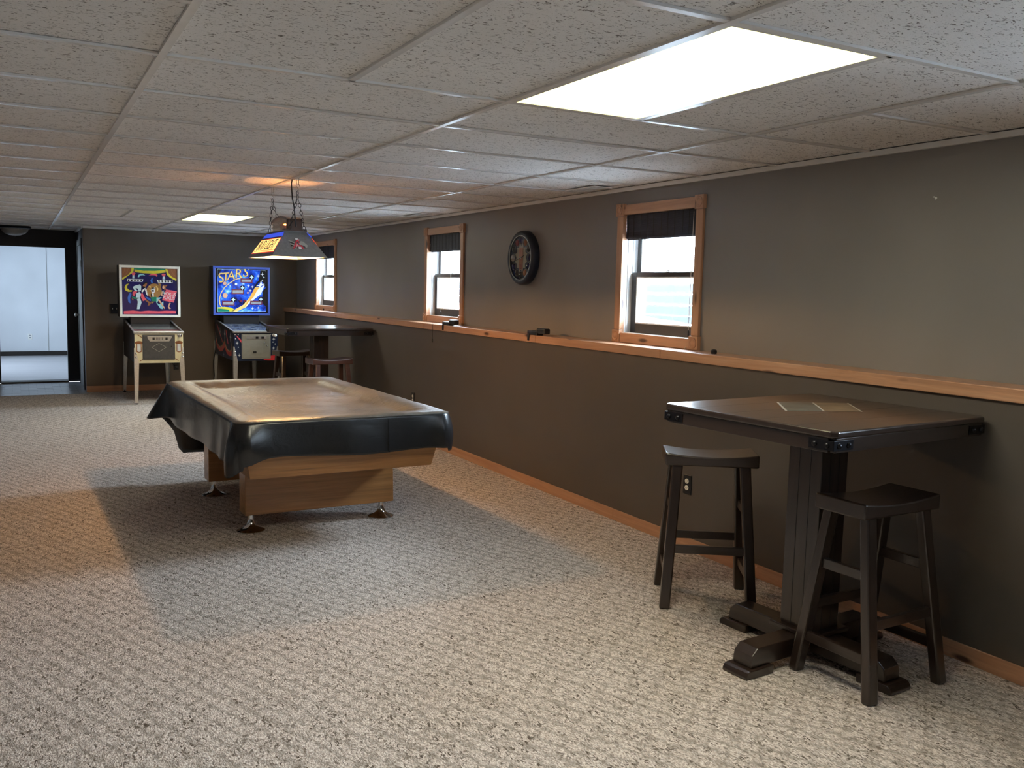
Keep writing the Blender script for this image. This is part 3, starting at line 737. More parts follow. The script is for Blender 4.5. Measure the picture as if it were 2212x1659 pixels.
for i, nm in enumerate(('end_panel', 'side_panel', 'end_panel', 'side_panel')):
    j = (i + 1) % 4; cx = lambda p, d: (p[0] - d * (1 if p[0] > 0 else -1), p[1] - d * (1 if p[1] > 0 else -1))
    e = 0.006
    out = [(*B[i], zb), (*B[j], zb), (*T[j], zt), (*T[i], zt)]
    inn = [(*cx(B[i], e), zb), (*cx(B[j], e), zb), (*cx(T[j], e), zt), (*cx(T[i], e), zt)]
    pan = MB().hexa(inn, out).build(nm, 'lampgrey' if nm == 'end_panel' else 'lampblue', lamp)
    lin = [(*cx(B[i], e + 0.0008), zb + 0.001), (*cx(B[j], e + 0.0008), zb + 0.001), (*cx(T[j], e + 0.0008), zt), (*cx(T[i], e + 0.0008), zt)]
    lin2 = [(*cx(B[i], e + 0.002), zb + 0.001), (*cx(B[j], e + 0.002), zb + 0.001), (*cx(T[j], e + 0.002), zt), (*cx(T[i], e + 0.002), zt)]
    MB().hexa(lin2, lin).build('lining', 'lampin', pan)
    # frame on the panel face: local 2-D sheet -> 3-D
    o0 = (Vector(out[0]) + Vector(out[1])) / 2; ex = (Vector(out[1]) - Vector(out[0])).normalized()
    ey = ((Vector(out[2]) + Vector(out[3])) / 2 - o0); H_ = ey.length; ey.normalize(); nz = ex.cross(ey)
    Mx = Matrix((ex, ey, nz)).transposed().to_4x4(); Mx.translation = o0 + nz * 0.0005
    if nm == 'side_panel':
        def sheet(poly, z0, z1, name, mat):
            o = MB().prism(poly, 'Z', z0, z1).build(name, mat, pan); o.matrix_local = Mx; return o
        rr = lambda a, b, c, d: [(a, c), (b, c), (b, d), (a, d)]
        sheet([(-0.285, H_ * 0.80), (0.285, H_ * 0.80), (0.245, H_ * 0.97), (-0.245, H_ * 0.97)], 0, 0.001, 'blue_band', 'lamplit')
        sheet([(-0.315, H_ * 0.16), (0.315, H_ * 0.16), (0.275, H_ * 0.74), (-0.275, H_ * 0.74)], 0, 0.001, 'sign_border', 'signred')
        sheet([(-0.307, H_ * 0.19), (0.307, H_ * 0.19), (0.270, H_ * 0.71), (-0.270, H_ * 0.71)], 0.001, 0.0016, 'sign_face', 'signgold')
        sheet([(-0.300, H_ * 0.24), (0.300, H_ * 0.24), (0.299, H_ * 0.26), (-0.299, H_ * 0.26)], 0.0016, 0.002, 'sign_rule', 'signred')
        tx = text('BUD LIGHT', 'sign_lettering', 'lampblue', pan, (0, 0, 0), (0, 0, 0), 0.115, 0.0006); tx['kind'] = 'stuff'
        tx.matrix_local = Mx @ Matrix.Translation((0, H_ * 0.46, 0.0022)) @ Matrix.Diagonal((0.82, 1.0, 1, 1))
    else:
        def sheet(poly, z0, z1, name, mat):
            o = MB().prism(poly, 'Z', z0, z1).build(name, mat, pan); o.matrix_local = Mx; return o
        M.setdefault('emblemred', plain('emblem_red', (0.62, 0.05, 0.07), 0.4)); M.setdefault('emblemgrey', plain('emblem_grey', (0.42, 0.41, 0.36), 0.4))
        M.setdefault('emblemwhite', plain('emblem_white', (0.85, 0.85, 0.85), 0.4)); M.setdefault('emblempink', plain('emblem_pink', (0.80, 0.32, 0.36), 0.4))
        cy = H_ * 0.50; S = 0.00042
        pp = lambda pts: [((x - 945) * S * 1.0, cy - (y - 1250) * S) for x, y in pts]
        tx = text('A', 'emblem_letter', 'emblemred', pan, (0, 0, 0), (0, 0, 0), 0.115, 0.001)
        tx.matrix_local = Mx @ Matrix.Translation((0.0, cy - 0.006, 0.0015))
        for k in range(5):
            x0 = 985 + k * 20
            sheet(pp([(960, 1250 + k * 6), (1000 + k * 8, 1190 + k * 14), (1040 + k * 10, 1200 + k * 18), (1100 - k * 4, 1275 + k * 12), (1085 - k * 6, 1285 + k * 10), (1030 + k * 4, 1225 + k * 16), (1000, 1225 + k * 12)]), 0.0025 + k * 0.0004, 0.003 + k * 0.0004, 'emblem_feather', 'emblemgrey')
            sheet(pp([(915, 1230 + k * 26), (905, 1245 + k * 26), (840 - k * 4, 1215 + k * 26), (790 + k * 16, 1180 + k * 30), (800 + k * 16, 1175 + k * 30), (860, 1200 + k * 26)]), 0.0015, 0.002, 'emblem_feather', 'blackplastic' if k % 2 else 'emblemgrey')
        sheet(pp(ell(940, 1155, 24, 20)), 0.003, 0.0036, 'emblem_head', 'emblemwhite'); sheet(pp(ell(968, 1172, 16, 14)), 0.0036, 0.0042, 'emblem_beak', 'emblempink')
        sheet(pp([(905, 1300), (935, 1240), (960, 1300), (945, 1320), (935, 1290), (915, 1325)]), 0.003, 0.0036, 'emblem_body', 'emblempink')
        sheet(pp(ell(968, 1330, 28, 24)), 0.003, 0.0036, 'emblem_orb', 'emblemwhite')
MB().box(-0.080, 0.080, -ly + 0.12, ly - 0.12, zt, zt + 0.008).build('top_plate', 'lampgrey', lamp)
M['walnut'] = wood('red_brown_walnut', (0.035, 0.013, 0.008), (0.075, 0.028, 0.016), (0.12, 0.05, 0.03), 'Z', 30, 0.35, 0, 0.3)
hz0, hzs, hzt = zt + 0.008, zt + 0.078, zt + 0.108
y0, y1 = -ly + 0.13, ly - 0.13
for ya, yb in ((y0, y0 + 0.030), (y1 - 0.030, y1)):
    MB().box(-0.052, 0.052, ya, yb, hz0, hzs + 0.008).build('house_end', 'walnut' if ya < 0 else 'acrylic', lamp, bevel=0.004)
MB().box(-0.075, 0.075, y0 - 0.02, y0 + 0.04, hz0 - 0.004, hz0 + 0.010).build('house_base', 'walnut', lamp)
arch = [(y0 + (y1 - y0) * k / 16, hzs + 0.004 + (hzt - hzs) * math.sin(PI * k / 16) ** 0.7) for k in range(17)]
poly = arch + [(p[0], p[1] - 0.012) for p in arch[::-1]]
MB().prism(poly, 'X', -0.052, -0.046).build('roof_rim', 'walnut', lamp); MB().prism(poly, 'X', 0.046, 0.052).build('roof_rim', 'walnut', lamp)
MB().prism(arch + [(p[0], p[1] - 0.002) for p in arch[::-1]], 'X', -0.046, 0.046).build('clear_roof', 'acrylic', lamp)
for s in (-1, 1):
    wp = [(y0 + 0.03, hz0), (y1 - 0.03, hz0)] + [(min(max(p[0], y0 + 0.03), y1 - 0.03), p[1] - 0.014) for p in arch[::-1]]
    MB().prism(wp, 'X', s * 0.048 - 0.001, s * 0.048 + 0.001).build('clear_side', 'acrylic', lamp)
M['horse'] = plain('amber_figures', (0.75, 0.22, 0.05), 0.5)
for k in range(4):                                            # small team of model horses on the turntable
    yy = y0 + 0.08 + k * 0.085; z = hz0 + 0.006
    prof = [(yy - 0.028, z), (yy - 0.022, z), (yy - 0.020, z + 0.020), (yy + 0.008, z + 0.020), (yy + 0.012, z), (yy + 0.018, z), (yy + 0.020, z + 0.030), (yy + 0.034, z + 0.048), (yy + 0.024, z + 0.056), (yy + 0.012, z + 0.042), (yy - 0.022, z + 0.040), (yy - 0.030, z + 0.026)]
    MB().prism(prof, 'X', -0.012, 0.012).build('model_horse', 'horse', lamp, bevel=0.003)
# chains, S-hooks, cord
lk = MB().tube([(0.0085 * math.cos(a), 0, 0.015 * math.sin(a)) for a in [2 * PI * i / 14 for i in range(14)]], 0.0019, 6, True).mesh('chain_link'); lk.materials.append(M['iron'])
for p in lk.polygons: p.use_smooth = True
def links(p, q, n, rot0=0):
    p, q = Vector(p), Vector(q)
    d = (q - p)
    for i in range(n):
        o = D.objects.new('chain_link', lk); COL.objects.link(o); o.parent = lamp; o.location = p + d * ((i + 0.5) / n)
        o.rotation_euler = d.to_track_quat('-Z', 'Y').to_euler(); o.rotation_euler.rotate_axis('Z', (PI / 2) * ((i + rot0) % 2) + 0.5)
for yy, two in ((-ly + 0.02, 0), (ly - 0.02, 1)):
    x = GX[5] - LX
    MB().box(x - 0.010, x + 0.010, yy - 0.010, yy + 0.010, CEIL - 0.004, CEIL).tube([(x - 0.008, yy, CEIL), (x - 0.006, yy, CEIL - 0.045), (x + 0.006, yy, CEIL - 0.045), (x + 0.008, yy, CEIL)], 0.0022, 6).build('ceiling_clip', 'steel', lamp)
    z = CEIL - 0.045
    MB().tube([(x + 0.012, yy, z - 0.010), (x + 0.009, yy, z + 0.004), (x - 0.004, yy, z + 0.006), (x - 0.010, yy, z - 0.006), (x, yy, z - 0.022), (x + 0.010, yy, z - 0.036), (x + 0.004, yy, z - 0.048), (x - 0.009, yy, z - 0.046), (x - 0.012, yy, z - 0.036)], 0.0022, 6).build('s_hook', 'steel', lamp, smooth=True)
    z0 = z - 0.040
    links((x, yy, z0), (x, yy, z0 - 0.052), 2)
    for s in (-1, 1):
        links((x + s * 0.006, yy, z0 - 0.056), (s * 0.050, yy * (0.80 if two else 0.82), zt + 0.012), 8 if yy < 0 else 7, s > 0)
MB().tube([(GX[5] - LX - 0.004, -ly + 0.14, CEIL), (GX[5] - LX - 0.012, -ly + 0.13, CEIL - 0.03), (-0.022, -ly + 0.115, 2.08), (-0.010, -ly + 0.115, 2.02), (0.0, -ly + 0.118, zt + 0.06), (0.004, -ly + 0.118, zt + 0.03)], 0.0042, 8).build('power_cord', 'blackplastic', lamp, smooth=True)
MB().lathe([(0.016, 1.835), (0.016, 1.80), (0.020, 1.79), (0.030, 1.765), (0.030, 1.75), (0.020, 1.728), (0.001, 1.722)], 16, (0, -0.06, 0)).build('bulb', emis('warm_bulb', (1.0, 0.62, 0.28), 25.0), lamp, smooth=True)
ld = D.lights.new('warm_bulb', 'POINT'); ld.energy = BULB_W; ld.color = (1.0, 0.56, 0.23); ld.shadow_soft_size = 0.032
o = D.objects.new('warm_bulb_light', ld); COL.objects.link(o); o.parent = lamp; o.location = (0, -0.06, 1.735)
ld = D.lights.new('house_bulb', 'POINT'); ld.energy = 3.2; ld.color = (1.0, 0.50, 0.20); ld.shadow_soft_size = 0.008
o = D.objects.new('house_bulb_light', ld); COL.objects.link(o); o.parent = lamp; o.location = (0, 0.03, hz0 + 0.05)

# ================================================================ PUB TABLES
def make_pub_table():
    t = empty('pub_table'); W, Dp, Z = 0.482, 0.430, 1.046
    q = MB(); r = 0.02
    MB().prism([(-W + r, -Dp), (W - r, -Dp), (W, -Dp + r), (W, Dp - r), (W - r, Dp), (-W + r, Dp), (-W, Dp - r), (-W, -Dp + r)], 'Z', Z - 0.026, Z).build('table_top', 'stainX', t, bevel=0.007, seg=3)
    for s in (-1, 1):
        MB().box(-W + 0.02, W - 0.02, s * (Dp - 0.02) - 0.012, s * (Dp - 0.02) + 0.012, Z - 0.078, Z - 0.026).build('apron', 'stainX', t, bevel=0.002)
        MB().box(s * (W - 0.02) - 0.012, s * (W - 0.02) + 0.012, -Dp + 0.032, Dp - 0.032, Z - 0.078, Z - 0.026).build('apron', 'stainY', t, bevel=0.002)
    # iron corner straps with round-headed bolts
    bolt = [(0.0105, 0), (0.0105, 0.002), (0.008, 0.006), (0.004, 0.0085), (0.0005, 0.009)]
    for sx in (-1, 1):
        for sy in (-1, 1):
            ex, ey = sx * (W - 0.008), sy * (Dp - 0.008)
            q = MB(); q.box(*sorted((ex - sx * 0.105, ex + sx * 0.003)), *sorted((ey, ey + sy * 0.003)), Z - 0.070, Z - 0.034)
            q.box(*sorted((ex, ex + sx * 0.003)), *sorted((ey, ey - sy * 0.105)), Z - 0.070, Z - 0.034)
            st = q.build('corner_strap', 'iron', t, bevel=0.001)
            for d in (0.026, 0.078):
                MB().lathe([(r_, sy * h) for r_, h in bolt], 12, (ex - sx * d, ey + sy * 0.003, Z - 0.052), 'Y').build('bolt', 'iron', st, smooth=True)
                MB().lathe([(r_, sx * h) for r_, h in bolt], 12, (ex + sx * 0.003, ey - sy * d, Z - 0.052), 'X').build('bolt', 'iron', st, smooth=True)
    # slate inlay, set diagonally in the top
    M.setdefault('slategrey', plain('grey_green_slate', (0.075, 0.085, 0.075), 0.35, 0, 0.2, 0.35, 12)); M.setdefault('slatetan', plain('tan_slate', (0.150, 0.105, 0.060), 0.35, 0, 0.2, 0.4, 12))
    M.setdefault('grout', plain('pale_grout', (0.42, 0.39, 0.34), 0.35))
    d, e = Vector((0.88, -0.48)), Vector((0.68, 0.73))
    o0 = Vector((-0.175, 0.03))
    for k in range(2):
        a = o0 + d * (0.158 * k); pts = [a, a + d * 0.150, a + d * 0.150 + e * 0.29, a + e * 0.29]
        MB().prism([tuple(p) for p in pts], 'Z', Z - 0.004, Z + 0.0012).build('slate_tile', 'slategrey' if k == 0 else 'slatetan', t, bevel=0.0006)
    for k in range(3):
        a = o0 + d * (0.158 * k - 0.008); pts = [a, a + d * 0.008, a + d * 0.008 + e * 0.29, a + e * 0.29]
        MB().prism([tuple(p) for p in pts], 'Z', Z - 0.004, Z + 0.0008).build('grout_line', 'grout', t)
    # seams of the plank top
    for k in range(1, 5):
        y = -Dp + k * Dp * 2 / 5
        MB().box(-W + 0.012, W - 0.012, y - 0.0006, y + 0.0006, Z - 0.001, Z + 0.0003).build('top_seam', 'blackplastic', t)
    MB().box(-0.26, 0.26, -0.045, 0.045, Z - 0.078, Z - 0.026).box(-0.045, 0.045, -0.26, 0.26, Z - 0.079, Z - 0.026).build('top_support', 'stainX', t)
    c = 0.083
    col = MB().box(-c, c, -c, c, 0.115, Z - 0.078).build('pedestal', 'stainZ', t, bevel=0.004)
    for s in (-1, 1):
        for u in (-0.028, 0.028):
            MB().box(u - 0.0012, u + 0.0012, s * c - 0.001, s * c + 0.001, 0.12, Z - 0.08).box(s * c - 0.001, s * c + 0.001, u - 0.0012, u + 0.0012, 0.12, Z - 0.08).build('pedestal_groove', 'blackplastic', col)
    MB().box(-0.115, 0.115, -0.115, 0.115, 0.113, 0.135).build('pedestal_collar', 'stainX', t, bevel=0.006)
    for i in range(4):
        a = i * PI / 2
        prof = [(0.05, 0.035), (0.40, 0.035), (0.40, 0.062), (0.395, 0.085), (0.365, 0.112), (0.05, 0.114)]
        f = MB().prism(prof, 'Y', -0.048, 0.048).build('base_arm', 'stainX', t, bevel=0.004); f.rotation_euler = (0, 0, a)
        pad = [(0.285, 0.0), (0.440, 0.0), (0.443, 0.012), (0.434, 0.028), (0.420, 0.034), (0.285, 0.036)]
        p = MB().prism(pad, 'Y', -0.064, 0.064).build('foot_pad', 'stainX', f, bevel=0.004)
    return t
pub = make_pub_table()
pub.location = (2.900, 2.625, 0); pub.rotation_euler = (0, 0, math.radians(4.8))
tag(pub, 'dark square pub table with slate inlay, close to the viewer by the wall', 'table', 'dark pub tables')
pub2 = dup(pub); pub2.location = (2.928, 9.84, 0); pub2.rotation_euler = (0, 0, math.radians(1.3))
pub2['label'] = 'dark square pub table in the far corner beside the blue pinball machine'

# ================================================================ SADDLE STOOLS
def make_stool():
    t = empty('saddle_stool'); q = MB(); nx, ny = 16, 4; hx, hy = 0.222, 0.118
    def zt(x): return 0.731 + 0.017 * (x / hx) ** 2
    top = []; 
    for i in range(nx + 1):
        for j in range(ny + 1):
            x = -hx + 2 * hx * i / nx; y = -hy + 2 * hy * j / ny
            q.v.append((x, y, zt(x)))
    nn = len(q.v)
    for i in range(nx + 1):
        for j in range(ny + 1):
            x = -hx + 2 * hx * i / nx; y = -hy + 2 * hy * j / ny
            q.v.append((x, y, 0.686))
    W = ny + 1
    for i in range(nx):
        for j in range(ny):
            a = i * W + j; q.f.append((a, a + W, a + W + 1, a + 1)); q.f.append((nn + a, nn + a + 1, nn + a + W + 1, nn + a + W))
    for i in range(nx):
        for j in (0, ny):
            a = i * W + j; q.f.append((a, a + W, nn + a + W, nn + a))
    for j in range(ny):
        for i in (0, nx):
            a = i * W + j; q.f.append((a, a + 1, nn + a + 1, nn + a))
    s = q.build('seat', 'stainX', t, smooth=True, bevel=0.007, seg=3)
    def lp(sx, sy, z): k = z / 0.70; return Vector((sx * (0.205 - 0.045 * k), sy * (0.178 - 0.095 * k), z))
    for sx in (-1, 1):
        for sy in (-1, 1):
            MB().beam(lp(sx, sy, 0.0), lp(sx, sy, 0.70), 0.050, 0.042, 0.050, 0.042, up=(0, 1, 0)).build('leg', 'stainZ', t, bevel=0.007)
        for z in (0.155, 0.465):
            MB().beam(lp(sx, -1, z), lp(sx, 1, z), 0.022, 0.040).build('stretcher', 'stainY', t, bevel=0.003)
    for sy in (-1, 1):
        MB().beam(lp(-1, sy, 0.285), lp(1, sy, 0.285), 0.022, 0.040).build('stretcher', 'stainX', t, bevel=0.003)
    return t
st = make_stool()
SG = 'dark saddle-seat bar stools'
st.location = (2.955, 3.358, 0); st.rotation_euler = (0, 0, math.radians(-33.5)); tag(st, 'dark wooden saddle stool in front of the outlet, its seat catching blue light', 'stool', SG)
s2 = dup(st); s2.location = (2.945, 2.355, 0); s2.rotation_euler = (0, 0, math.radians(1.5)); s2['label'] = 'dark wooden saddle stool closest to the viewer, in front of the near table pedestal'
s3 = dup(st); s3.location = (2.80, 10.42, 0); s3.rotation_euler = (0, 0, math.radians(8)); s3['label'] = 'dark saddle stool beside the blue pinball machine under the far table'
s4 = dup(st); s4.location = (2.86, 9.24, 0); s4.rotation_euler = (0, 0, math.radians(5)); s4['label'] = 'reddish brown saddle stool between the pool table and the far pub table'
M['redstain'] = wood('red_brown_stain', (0.045, 0.018, 0.012), (0.095, 0.042, 0.030), (0.15, 0.075, 0.055), 'X', 16, 0.35, 0, 0.3)
for c in s4.children:
    if c.name.startswith(('seat', 'leg')):
        c.data = c.data.copy(); c.data.materials[0] = M['redstain']

# ================================================================ PINBALL MACHINES
def pinball(label, loc, bbx, cab, side, front_trim, bbz, bby, bbw, frame_mat):
    t = empty('pinball_machine', loc); tag(t, label, 'pinball machine', 'two pinball machines')
    W = 0.282; z0, zf, zk, dep = 0.50, 0.878, 1.000, 1.28
    # cabinet body: wedge with open top
    sidepoly = [(0.0, z0), (dep, z0 + 0.01), (dep, zk), (0.0, zf)]
    body = MB().prism(sidepoly, 'X', -W, -W + 0.018).prism(sidepoly, 'X', W - 0.018, W).build('cabinet_side', side, t)
    MB().box(-W, W, -0.002, 0.016, z0, zf).build('cabinet_front', cab, t, bevel=0.002)
    MB().box(-W + 0.018, W - 0.018, dep - 0.016, dep, z0 + 0.01, zk).build('cabinet_back', side, t)
    MB().box(-W + 0.018, W - 0.018, 0.016, dep - 0.016, z0 + 0.01, z0 + 0.03).build('cabinet_floor', side, t)
    sl = (zk - zf) / dep
    zz = lambda y, d: zf + sl * y - d
    pf = MB().hexa([(-W + 0.018, 0.02, zz(0.02, 0.030)), (W - 0.018, 0.02, zz(0.02, 0.030)), (W - 0.018, 0.98, zz(0.98, 0.030)), (-W + 0.018, 0.98, zz(0.98, 0.030))],
                   [(-W + 0.018, 0.02, zz(0.02, 0.012)), (W - 0.018, 0.02, zz(0.02, 0.012)), (W - 0.018, 0.98, zz(0.98, 0.012)), (-W + 0.018, 0.98, zz(0.98, 0.012))])
    MB().hexa([(-W + 0.019, 0.012, zz(0.012, 0.003)), (W - 0.019, 0.012, zz(0.012, 0.003)), (W - 0.019, 1.0, zz(1.0, 0.003)), (-W + 0.019, 1.0, zz(1.0, 0.003))],
              [(-W + 0.019, 0.012, zz(0.012, 0.0)), (W - 0.019, 0.012, zz(0.012, 0.0)), (W - 0.019, 1.0, zz(1.0, 0.0)), (-W + 0.019, 1.0, zz(1.0, 0.0))]).build('playfield_glass', 'tableglass', t)
    for s in (-1, 1):
        MB().hexa([(s * W - 0.012, 0.0, zf), (s * W + 0.012, 0.0, zf), (s * W + 0.012, 1.02, zz(1.02, 0)), (s * W - 0.012, 1.02, zz(1.02, 0))],
                  [(s * W - 0.012, 0.0, zf + 0.010), (s * W + 0.012, 0.0, zf + 0.010), (s * W + 0.012, 1.02, zz(1.02, -0.010)), (s * W - 0.012, 1.02, zz(1.02, -0.010))]).build('side_rail', 'steel', t, bevel=0.002)
    MB().box(-W - 0.012, W + 0.012, -0.022, 0.055, zf - 0.012, zf + 0.014).build('lockdown_bar', 'steel', t, bevel=0.006)
    # angle-iron legs with bolted plates
    for s in (-1, 1):
        for yy, dy in ((0.0, -1), (dep, 1)):
            top, bot = Vector((s * (W + 0.004), yy + dy * 0.004, z0 + 0.19)), Vector((s * (W + 0.012), yy + dy * 0.060, 0.015))
            mid = top.lerp(bot, 0.28)
            q = MB()
            def fl(p, r, w0, w1, ax):
                for a_, b_, wa, wb in ((p, r, w0, w1),):
                    if ax == 'x': q.hexa([a_, a_ - Vector((s * wa, 0, 0)), a_ - Vector((s * wa, dy * -0.003, 0)), a_ + Vector((0, dy * 0.003, 0))], [b_, b_ - Vector((s * wb, 0, 0)), b_ - Vector((s * wb, dy * -0.003, 0)), b_ + Vector((0, dy * 0.003, 0))])
                    else: q.hexa([a_, a_ - Vector((0, dy * wa, 0)), a_ + Vector((s * 0.003, -dy * wa, 0)), a_ + Vector((s * 0.003, 0, 0))], [b_, b_ - Vector((0, dy * wb, 0)), b_ + Vector((s * 0.003, -dy * wb, 0)), b_ + Vector((s * 0.003, 0, 0))])
            for ax in 'xy':
                fl(top, mid, 0.012, 0.052, ax); fl(mid, bot, 0.052, 0.034, ax)
            lg = q.build('leg', 'steel', t)
            MB().lathe([(0.012, 0.0), (0.020, 0.003), (0.020, 0.010), (0.007, 0.014), (0.007, 0.03)], 12, (bot.x - s * 0.016, bot.y - dy * 0.016, 0)).build('leveler', 'iron', lg)
            for z in (0.62, 0.575):
                MB().lathe([(0.010, 0), (0.010, dy * 0.004), (0.005, dy * 0.009), (0.0005, dy * 0.010)], 10, (s * (W - 0.012), top.y + dy * 0.010 + dy * (0.67 - z) * 0.11, z), 'Y').build('bolt', 'chrome', lg, smooth=True)
    # neck and backbox
    MB().box(-0.24, 0.24, bby + 0.03, bby + 0.30, zz(bby, 0.02), bbz[0] + 0.005).build('neck', 'blackplastic', t)
    bx = MB().box(bbx - bbw, bbx + bbw, bby + 0.004, bby + 0.26, bbz[0], bbz[1]).build('backbox', side if frame_mat != 'bone' else 'darkwoodpaint', t)
    q = MB(); a, b, c, d, f = bbx - bbw, bbx + bbw, bbz[0], bbz[1], 0.032
    q.box(a, b, bby - 0.012, bby + 0.004, d - f, d).box(a, b, bby - 0.012, bby + 0.004, c, c + f).box(a, a + f, bby - 0.012, bby + 0.004, c + f, d - f).box(b - f, b, bby - 0.012, bby + 0.004, c + f, d - f)
    q.build('backbox_frame', frame_mat, t, bevel=0.003)
    return t, pf, (a + f, b - f, c + f, d - f, bby), zz

def art_tools(parent, area, px):
    x0, x1, z0, z1, y = area; px0, px1, py0, py1, shear = px
    def m(p):
        u = (p[0] - px0) / (px1 - px0); v = (py1 - (p[1] - (p[0] - px0) * shear)) / (py1 - py0)
        return (x0 + (x1 - x0) * min(max(u, 0.004), 0.996), z0 + (z1 - z0) * min(max(v, 0.004), 0.996))
    def sheet(name, polys, mat, layer):
        if name in ('printed_orbit', 'glass_border'):
            q = MB()
            for p in polys: q.prism([m(a) for a in p], 'Y', y - 0.0008 * layer, y - 0.0008 * layer - 0.0006)
            return q.build(name, mat, parent)
        for p in polys: MB().prism([m(a) for a in p], 'Y', y - 0.0008 * layer, y - 0.0008 * layer - 0.0006).build(name, mat, parent)
    return m, sheet

inks = {'ink_navy': (0.006, 0.004, 0.085), 'ink_brown': (0.26, 0.095, 0.035), 'ink_tan': (0.38, 0.19, 0.06), 'ink_yellow': (0.72, 0.62, 0.05), 'ink_green': (0.010, 0.22, 0.12),
        'ink_pink': (0.85, 0.12, 0.17), 'ink_red': (0.75, 0.05, 0.06), 'ink_white': (0.86, 0.88, 0.88), 'ink_cyan': (0.30, 0.66, 0.74), 'ink_pale': (0.62, 0.78, 0.84), 'ink_blue': (0.03, 0.14, 0.55),
        'ink_black': (0.006, 0.006, 0.010), 'ink_skin': (0.74, 0.42, 0.26), 'ink_dskin': (0.30, 0.12, 0.05), 'ink_grey': (0.32, 0.33, 0.35), 'ink_orange': (0.90, 0.42, 0.07), 'ink_gold': (0.92, 0.66, 0.20), 'ink_maroon': (0.16, 0.02, 0.03)}
for k, c in inks.items(): M[k] = plain(k, c, 0.22, 0, 0.5, 0.08, 30)

# --- machine one: magic-show artwork on a white-framed backglass
p1, pf, area, zz = pinball('cream pinball machine with white-framed magic-show backglass', (1.510, 11.850, 0), 0.0, 'cream', 'darkwoodpaint', None, (1.038, 1.704), 0.78, 0.371, 'bone')
pfo = pf.build('playfield', plain('grey_playfield', (0.20, 0.22, 0.25), 0.3, 0, 0.3, 0.5, 9), p1)
def card(ya, yb, name, mat, par):
    q = lambda y, d: [(-0.262, y, zz(y, d)), (0.262, y, zz(y, d))]
    lo = q(ya, 0.013) + q(yb, 0.013)[::-1]; hi = q(ya, 0.006) + q(yb, 0.006)[::-1]
    MB().hexa(lo, hi).build(name, mat, par)
card(0.02, 0.30, 'apron_card', 'ink_pink', pfo); card(0.30, 0.52, 'score_card', 'ink_white', pfo)
x0, x1, z0, z1, y = area
gl = MB().box(x0, x1, y - 0.0005, y + 0.003, z0, z1).build('backglass', 'ink_navy', p1)
m, S = art_tools(gl, area, (222, 1712, 203, 1425, 0.020))
S('printed_curtain', [[(225, 205), (520, 205), (480, 300), (400, 400), (235, 500)], [(1400, 232), (1708, 232), (1700, 510), (1560, 440), (1450, 330)]], 'ink_brown', 1)
S('printed_curtain_fold', [[(300, 205), (330, 205), (290, 330), (235, 420), (235, 400), (275, 320)], [(390, 205), (425, 205), (370, 350), (250, 470), (240, 465), (350, 340)], [(1520, 232), (1545, 232), (1600, 360), (1690, 430), (1690, 455), (1575, 365)], [(1610, 232), (1640, 232), (1695, 330), (1695, 370)]], 'ink_dskin', 2)
S('printed_fringe', [[(482, 215), (550, 215), (530, 320), (440, 385), (240, 530), (235, 475), (400, 390), (470, 300)], [(1385, 240), (1440, 240), (1470, 340), (1560, 440), (1692, 505), (1680, 550), (1520, 470), (1430, 390)], [(555, 255), (800, 285), (1100, 285), (1390, 265), (1390, 330), (1100, 360), (800, 350), (560, 320)]], 'ink_yellow', 3)
S('printed_valance', [[(555, 212), (1385, 230), (1380, 270), (1100, 287), (800, 287), (555, 258)]], 'ink_green', 2)
S('printed_lamp', [ell(530, 357, 56, 28), ell(1338, 385, 56, 28), [(495, 380), (570, 380), (560, 405), (505, 405)], [(1305, 410), (1375, 410), (1370, 435), (1312, 435)]], 'ink_pink', 2)
S('printed_lamp_stem', [[(505, 405), (555, 405), (555, 488), (500, 488)], [(1312, 435), (1372, 435), (1378, 510), (1305, 510)]], 'ink_pale', 2)
S('score_panel', [[(362, 500), (792, 508), (768, 578), (360, 568)], [(1150, 520), (1578, 538), (1578, 604), (1182, 594)]], 'ink_white', 2)
S('score_reel', [[(380 + k * 84, 512 + k), (418 + k * 84, 513 + k), (418 + k * 84, 560 + k), (380 + k * 84, 559 + k)] for k in range(5)] + [[(1192 + k * 84, 530 + k * 2), (1232 + k * 84, 531 + k * 2), (1232 + k * 84, 584 + k * 2), (1196 + k * 84, 583 + k * 2)] for k in range(5)], 'ink_black', 3)
S('printed_swirl_cyan', [[(645, 455), (665, 395), (720, 365), (790, 372), (845, 412), (770, 402), (705, 412), (680, 455)]], 'ink_cyan', 2)
S('printed_swirl_pink', [[(935, 408), (1010, 366), (1100, 358), (1165, 384), (1175, 420), (1140, 440), (1120, 405), (1040, 402)]], 'ink_pink', 2)
S('printed_swirl_blue', [[(1070, 455), (1010, 480), (978, 545), (1000, 600), (1055, 612), (1030, 560), (1040, 500)], [(445, 845), (395, 900), (365, 1000), (385, 1110), (440, 1140), (430, 1010), (470, 900)], [(830, 960), (900, 980), (975, 1020), (985, 1085), (930, 1060), (860, 1010)]], 'ink_blue', 2)
S('printed_swirl_yellow', [[(405, 620), (330, 645), (292, 720), (315, 800), (390, 838), (480, 830), (492, 800), (410, 792), (360, 740), (365, 680)]], 'ink_yellow', 2)
S('printed_bull', [ell(1075, 815, 205, 195, 28), [(1175, 622), (1235, 608), (1272, 655), (1258, 712), (1195, 720), (1222, 670)], [(980, 1100), (1080, 1100), (1010, 1150)]], 'ink_tan', 2)
S('printed_bull_face', [ell(1046, 800, 52, 75), [(1000, 760), (1015, 735), (1080, 715), (1100, 720), (1060, 760)], [(1015, 880), (1060, 880), (1060, 970), (1030, 970)]], 'ink_white', 3)
S('printed_bull_muzzle', [[(1018, 790), (1068, 790), (1068, 835), (1018, 835)], [(980, 890), (1015, 880), (1025, 975), (985, 975)]], 'ink_black', 4)
